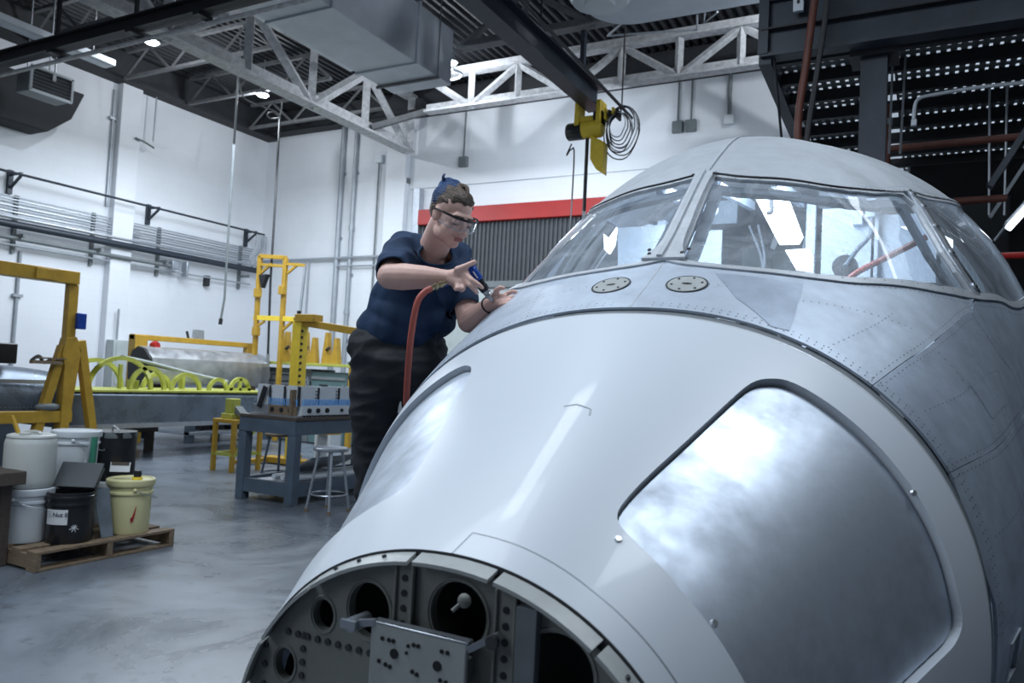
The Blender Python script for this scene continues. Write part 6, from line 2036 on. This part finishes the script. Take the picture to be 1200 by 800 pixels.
# left hand, flat, fingers spread forward over the skin of the nose
lp = V((-1.414, 2.526, 1.665))
body.chain([wr_l, V((-1.435, 2.543, 1.677)), V((-1.408, 2.540, 1.680))], [.027, .021, .016])
body.chain([wr_l, V((-1.430, 2.536, 1.656)), V((-1.400, 2.528, 1.662))], [.025, .019, .015])
body.chain([V((-1.418, 2.551, 1.687)), V((-1.396, 2.557, 1.701)), V((-1.374, 2.557, 1.706)), V((-1.358, 2.560, 1.701))], [.0100, .0095, .0085, .0070])
body.chain([V((-1.403, 2.532, 1.672)), V((-1.376, 2.529, 1.678)), V((-1.355, 2.529, 1.681)), V((-1.338, 2.532, 1.680))], [.0102, .0095, .0088, .0072])
body.chain([V((-1.401, 2.522, 1.661)), V((-1.369, 2.511, 1.665)), V((-1.350, 2.509, 1.666)), V((-1.337, 2.511, 1.665))], [.0100, .0092, .0085, .0070])
body.chain([V((-1.404, 2.516, 1.651)), V((-1.380, 2.506, 1.653)), V((-1.357, 2.496, 1.650)), V((-1.346, 2.496, 1.649))], [.0092, .0085, .0078, .0065])
body.chain([V((-1.444, 2.538, 1.689)), V((-1.429, 2.522, 1.707)), V((-1.413, 2.519, 1.716)), V((-1.399, 2.521, 1.714))], [.0130, .0115, .0100, .0080])
# legs inside the trousers
foot_r = Vector((hip.x - .10, hip.y + .05, .52))
foot_l = Vector((hip.x - .02, hip.y + .36, .52))
hr = hip + Vector((-.06, -.06, -.02))
hl = hip + Vector((.05, .10, -.02))
kn_r = V((-2.074, 2.657, 0.996))
kn_l = Vector((hl.x - .02, hl.y + .16, kn_r.z + .01))
body.chain([belly, hip], [.10, .11])
body.chain([hr, kn_r, foot_r + Vector((0, 0, .12))], [.08, .055, .045])
body.chain([hl, kn_l, foot_l + Vector((0, 0, .12))], [.08, .055, .045])
blob('body', body, M['skin'], WK, .0038, 5)

# lips, brows, eyes
hm = MB()
hm.cap(H(-.018, .0905, -.0615), H(.018, .0905, -.0615), .0042).cap(H(-.015, .0895, -.069), H(.015, .0895, -.069), .0050)
hm.build('lips', M['lips'], WK)
for s_ in (1, -1):
    MB().ell(H(.031 * s_, .0745, -.002), (.0130, .0130, .0130), HR, 14, 10).build('eyelid', M['skin'], WK)
    MB().ell(H(.031 * s_, .0752, -.008), (.0125, .0115, .0060), HR, 14, 8).build('eye', M['ink'], WK)
    MB().tube([H(.020 * s_, .0855, -.006), H(.031 * s_, .0888, -.009), H(.043 * s_, .0835, -.007)], .0022, 6).build('eyelash', M['hair'], WK)
    MB().cap(H(.014 * s_, .0870, .024), H(.050 * s_, .0760, .024), .0042, .0030).build('eyebrow', M['hair'], WK)

# hair: brown, swept up from the forehead; blue dyed back
hb = MB()
hell(hb, (0, -.030, .044), (.0785, .088, .080))
hell(hb, (.0, .012, .080), (.052, .052, .036))
hell(hb, (0, -.048, .012), (.077, .066, .068))
for k in range(16):
    u = (k - 7.5) / 7.5
    hb.chain([H(.054 * u, .060 - .03 * u * u, .080 - .020 * u * u), H(.054 * u, .030, .105 - .024 * u * u), H(.044 * u, -.03, .119 - .02 * u * u), H(.02 * u, -.085, .100)], [.003, .006, .006, .006], 8)
for s_ in (1, -1):
    for k in range(4):
        hb.chain([H(.070 * s_, .024 - .020 * k, .054 - .008 * k), H(.075 * s_, -.005 - .02 * k, .062 - .006 * k), H(.062 * s_, -.06, .070)], [.003, .005, .006], 8)
blob('hair', hb, M['hair'], WK, .005, 2, label='brown hair swept back', disp=lambda c, n: n * (.0022 * sin(170 * (HR.transposed() @ (c - HC)).x)))
hb2 = MB()
hell(hb2, (0, -.050, .048), (.0815, .072, .080))
hell(hb2, (0, -.075, .088), (.055, .050, .045))
hell(hb2, (0, -.090, .050), (.045, .032, .045))
blob('dyed_hair', hb2, M['hair_blue'], WK, .0045, 2, label='blue dyed hair at the back', disp=lambda c, n: n * (.0025 * sin(150 * (HR.transposed() @ (c - HC)).x + 40 * (HR.transposed() @ (c - HC)).z)))
tw = [H(0, -.045, .112), V((-1.676, 2.514, 2.134)), V((-1.682, 2.499, 2.151)), V((-1.676, 2.501, 2.166))]
MB().tube(smooth_path(tw), [.012 * (1 - i / 19.5) + .002 for i in range(19)], 8).build('hair_wisp', M['hair_blue'], WK, label='blue wisp of hair sticking up')
MB().tube(smooth_path([H(-.01, -.05, .118), H(-.01, .0, .130), H(0, .035, .120), H(.005, .055, .100)]), [.008 * (1 - i / 24) + .002 for i in range(19)], 8).build('hair_lock', M['hair'], WK)

# safety glasses
gl = thing('safety_glasses', 'clear wraparound safety glasses with a dark top rim worn by the worker', 'glasses', H(0, .09, .01))
def garc(a, r, z, fy=1.0):
    return H(r * sin(a) * .95, .012 + r * cos(a) * fy, z)
vs_, fs = [], []
N = 26
for i in range(N + 1):
    a = radians(-72 + 144 * i / N)
    zt = .020
    zb = -.030 + .010 * abs(sin(a)) - (.0 if abs(a) > .2 else -.012)
    vs_ += [garc(a, .098, zt), garc(a, .1005, zb - .006)]
for i in range(N):
    fs.append((2 * i, 2 * i + 2, 2 * i + 3, 2 * i + 1))
gm = MB()
gm.add(vs_, fs)
gm.build('lens', M['clear'], gl, label='clear lens')
MB().tube([garc(radians(-70 + 140 * i / 24), .0985, .021) for i in range(25)], .0048, 8).build('top_rim', M['black_plastic'], gl)
for s_ in (1, -1):
    MB().tube([garc(radians(74 * s_), .0995, .020), H(.088 * s_, -.010, .012), H(.084 * s_, -.030, .006)], .0035, 8).build('temple_arm', M['black_plastic'], gl)
MB().tube([garc(radians(-72 + 144 * i / 24), .1005, -.029 + .010 * abs(sin(radians(-72 + 144 * i / 24))) + (.012 if abs(-72 + 144 * i / 24) < 11 else 0)) for i in range(25)], .0014, 6).build('lower_edge', M['conduit'], gl)

# shirt
st_ = MB()
def tor(c, rx, ry, rz, yaw=28, tilt=0):
    rot = Matrix.Rotation(radians(yaw), 3, 'Z') @ Matrix.Rotation(radians(tilt), 3, 'Y')
    st_.ell(c, (rx, ry, rz), rot, 28, 18)
tor(chest + Vector((0, 0, -.005)), .185, .135, .155, 24, 6)
tor(mix(chest, belly, .5), .182, .140, .15, 24)
tor(belly + Vector((0, 0, -.0)), .178, .145, .14, 24)
tor(mix(belly, hip, .45) + Vector((-.016, -.008, 0)), .184, .150, .12, 24)
tor(chest + Vector((0, 0, .075)), .16, .095, .075, 24)
st_.ell(V((-1.789, 2.702, 1.725)), (.135, .115, .135), None, 24, 16)
st_.ell(V((-1.847, 2.678, 1.615)), (.14, .12, .10), None, 24, 16)
st_.cap(neck0 + Vector((-.01, 0, -.045)), sh_r + Vector((.0, 0, -.005)), .070, .078, 20)
st_.cap(neck0 + Vector((.01, 0, -.045)), sh_l, .068, .070, 20)
cuff_r = mix(sh_r, el_r, .80)
st_.cap(sh_r, cuff_r, .078, .084, 20)
cuff_l = mix(sh_l, el_l, .74)
st_.cap(sh_l, cuff_l, .070, .066, 20)
def fold(c, n_):
    f = noise.noise(Vector((c.x * 5 + c.z * 4, c.y * 5, c.z * 3.2 - c.x * 3))) * .020
    f -= abs(noise.noise(Vector((c.x * 9 + c.z * 5, c.y * 9, c.z * 5 - c.x * 6)))) * .022
    f += noise.noise(Vector((c.x * 16, c.y * 16 + c.z * 9, c.z * 9))) * .007
    return n_ * f
sh_o = blob('t_shirt', st_, M['shirt'], WK, .007, 5, label='navy blue t-shirt', disp=fold)
# open the shirt at neck, cuffs and hem by cutting away
def cut(o, planes, hmax=.07):
    bm = bmesh.new()
    bm.from_mesh(o.data)
    for (p, n_, rad) in planes:
        dele = []
        for v in bm.verts:
            q = (v.co - p)
            h = q.dot(n_)
            if 0 < h < hmax and (q - n_ * h).length < rad:
                dele.append(v)
        bmesh.ops.delete(bm, geom=dele, context='VERTS')
    bm.to_mesh(o.data)
    bm.free()
ax_r = (el_r - sh_r).normalized()
ax_l = (el_l - sh_l).normalized()
cut(sh_o, [(cuff_r + ax_r * .035, ax_r, .095), (cuff_l + ax_l * .02, ax_l, .082)])
nk = (H(0, -.03, -.06) - neck0).normalized()
ncut = neck0 + nk * .012 + Vector((.022, -.022, -.012))
ncn = (nk + Vector((.35, -.25, 0))).normalized()
cut(sh_o, [(ncut, ncn, .10)], .16)
sd = sh_o.modifiers.new('cloth', 'SOLIDIFY')
sd.thickness = .004
# collar rib
def rim_tube(name, o, c, n_, rad, r, drop=0.0):
    bm = bmesh.new()
    bm.from_mesh(o.data)
    a_ = n_.orthogonal().normalized()
    b_ = n_.cross(a_)
    bins = {}
    for e in bm.edges:
        if e.is_boundary:
            for v in e.verts:
                q = v.co - c
                if abs(q.dot(n_)) < .05 and q.length < rad:
                    k = int((math.atan2(q.dot(b_), q.dot(a_)) + pi) / (2 * pi) * 26) % 26
                    bins.setdefault(k, []).append(v.co.copy())
    bm.free()
    pts = [sum(bins[k], Vector()) / len(bins[k]) - n_ * drop for k in sorted(bins)]
    if len(pts) < 8:
        return
    pts2 = [(pts[i - 1] + pts[i] * 2 + pts[(i + 1) % len(pts)]) / 4 for i in range(len(pts))]
    pts2.append(pts2[0])
    MB().tube(smooth_path(pts2, 3), r, 8, caps=False).build(name, M['shirt'], o)
rim_tube('collar', sh_o, ncut, ncn, .14, .0065)
rim_tube('cuff', sh_o, cuff_r + ax_r * .035, ax_r, .12, .004)
rim_tube('cuff', sh_o, cuff_l + ax_l * .02, ax_l, .11, .004)

# trousers
tr_ = MB()
rotz = Matrix.Rotation(radians(24), 3, 'Z')
tr_.ell(hip + Vector((.006, 0, .045)), (.172, .145, .12), rotz, 28, 16)
tr_.ell(hip + Vector((0, 0, -.07)), (.205, .168, .15), rotz, 28, 16)
tr_.chain([hr, mix(hr, kn_r, .4), kn_r + Vector((0, 0, .0)), mix(kn_r, foot_r, .5), foot_r + Vector((0, 0, .07))], [.130, .112, .082, .074, .070], 20)
tr_.chain([hl, mix(hl, kn_l, .4), kn_l, mix(kn_l, foot_l, .5), foot_l + Vector((0, 0, .07))], [.130, .112, .082, .074, .070], 20)
def fold2(c, n_):
    f = noise.noise(Vector((c.x * 4, c.y * 4, c.z * 14))) * .012
    f -= abs(noise.noise(Vector((c.x * 5 + c.z * 6, c.y * 5, c.z * 16 - c.x * 5)))) * .022
    return n_ * f
to_ = blob('trousers', tr_, M['pants'], WK, .008, 4, label='charcoal work trousers', disp=fold2)
# waistband, belt loops, pocket flap
wb_c = hip + Vector((0.012, .005, .092))
wx, wy = rotz @ Vector((1, 0, 0)), rotz @ Vector((0, 1, 0))
bl = MB()
vs_, fs = [], []
for i in range(49):
    a = 2 * pi * i / 48
    r1 = wb_c + wx * (.157 * cos(a)) + wy * (.132 * sin(a))
    for z in (-.020, .020):
        vs_.append(r1 + Vector((0, 0, z)))
for i in range(48):
    fs.append((2 * i, 2 * i + 2, 2 * i + 3, 2 * i + 1))
bl.add(vs_, fs)
be_ = bl.build('belt', M['black_plastic'], to_)
sd = be_.modifiers.new('t', 'SOLIDIFY')
sd.thickness = .008
for a in (-150, -110, -70, -35, 5):
    p = wb_c + wx * (.163 * cos(radians(a))) + wy * (.137 * sin(radians(a)))
    MB().box(p, (.014, .014, .05)).build('belt_loop', M['pants'], to_, bevel=.003)
p = wb_c + wx * (.184 * cos(radians(-30))) + wy * (.155 * sin(radians(-30))) + Vector((0, 0, -.02))
MB().tube([p + Vector((.012 * cos(t), -.01, .022 * sin(t))) for t in [2 * pi * i / 14 for i in range(15)]], .0028, 6).tube([p + Vector((.018 + .010 * cos(t), -.012, -.02 + .022 * sin(t))) for t in [2 * pi * i / 14 for i in range(15)]], .0028, 6).build('carabiner', M['black_steel'], to_)
MB().tube(smooth_path([V((-2.054, 2.546, 1.569)), V((-2.074, 2.534, 1.600)), V((-2.092, 2.527, 1.556)), V((-2.069, 2.519, 1.513))]), .0018, 6).build('pocket_cord', M['cable'], to_)
# boots on a low work platform
for f in (foot_r, foot_l):
    bt = MB()
    bt.chain([f + Vector((-.04, -.02, .05)), f + Vector((.06, .0, .045)), f + Vector((.16, .03, .035))], [.048, .045, .038], 14)
    bt.cap(f + Vector((-.02, 0, .05)), f + Vector((0, 0, .14)), .05, .05)
    bt.v = [(x_, y_, max(z_, .50)) for x_, y_, z_ in bt.v]
    bt.build('boot', M['black_plastic'], WK)
pf = thing('work_platform', 'low steel work platform the worker stands on, hidden behind the nose', 'platform', (-2.0, 2.9, 0))
MB().bx(-2.15, -1.86, 2.50, 3.5, .465, .50).build('deck', M['machine_grey'], pf, bevel=.006)
for (xx, yy) in ((-2.12, 2.54), (-1.90, 2.54), (-2.12, 3.46), (-1.90, 3.46)):
    MB().bx(xx - .02, xx + .02, yy - .02, yy + .02, 0, .465).build('leg', M['machine_grey'], pf, smooth=False)
# bracelet on the left wrist
wd = (wr_l - el_l).normalized()
wa = wd.orthogonal().normalized()
wb_ = wd.cross(wa)
br_c = mix(el_l, wr_l, .93)
MB().tube([br_c + (wa * cos(2 * pi * i / 24) + wb_ * sin(2 * pi * i / 24)) * .0315 for i in range(25)], .0035, 8, caps=False).build('bracelet', M['black_plastic'], WK, label='thin black bracelet')

# ------------------------------------------------------------------ air tool and its hose
at_ = thing('air_tool', 'blue and black handheld air tool with a silver tip held in the right hand', 'air tool', (-1.461, 2.447, 1.729))
a, b = V((-1.511, 2.445, 1.791)), V((-1.445, 2.521, 1.668))
d = b - a
def along(u):
    return a + d * u
L = d.length
MB().lathe([(0, 0), (.017, .0), (.021, .006), (.021, L * .38), (.019, L * .42), (0, L * .42)], a, 24, d).build('blue_body', M['blue_plastic'], at_, label='blue tool body')
MB().lathe([(0, L * .42), (.0195, L * .42), (.0195, L * .47), (.017, L * .48), (.017, L * .56), (.0195, L * .57), (.0175, L * .72), (0, L * .72)], a, 24, d).build('black_collar', M['black_plastic'], at_)
MB().lathe([(0, L * .72), (.0150, L * .72), (.0150, L * .78), (.012, L * .79), (.0145, L * .82), (.0145, L * .88), (.009, L * .92), (.009, L), (0, L)], a, 24, d).build('silver_tip', M['bolt'], at_)
nrm = d.cross(fw).normalized()
MB().box(along(.28) - fw * .0205, (.016, .003, .030), d.to_track_quat('Z', 'Y').to_matrix()).build('white_sticker', M['paper'], at_)
h0, h1 = V((-1.508, 2.459, 1.770)), V((-1.610, 2.446, 1.725))
MB().cap(h0, h1, .016, .013).build('grip', M['blue_plastic'], at_)
f0, f1 = V((-1.591, 2.423, 1.725)), V((-1.636, 2.378, 1.694))
dd = f1 - f0
MB().lathe([(0, 0), (.009, 0), (.009, .012), (.0125, .014), (.0125, .028), (.009, .030), (.009, .036), (.0135, .038), (.0135, .048), (.010, .050), (.010, dd.length), (0, dd.length)], f0, 8, dd).build('brass_coupling', M['brass'], at_, label='brass quick coupling', sharp=25)
ho = MB().tube(smooth_path([f1 + dd * -.1, V((-1.644, 2.363, 1.683)), V((-1.660, 2.345, 1.649)), V((-1.672, 2.341, 1.585)), V((-1.687, 2.349, 1.496)), V((-1.711, 2.377, 1.385)), V((-1.744, 2.422, 1.271)), V((-1.777, 2.466, 1.170)), Vector((-2.0, 2.35, .6)), Vector((-2.15, 2.2, .05)), Vector((-2.35, 2.6, .02)), Vector((-2.5, 3.4, .02))], 7), .0125, 12).build('air_hose', M['red_hose'])
tag(ho, 'red brown air hose hanging from the tool held by the worker', 'hose')
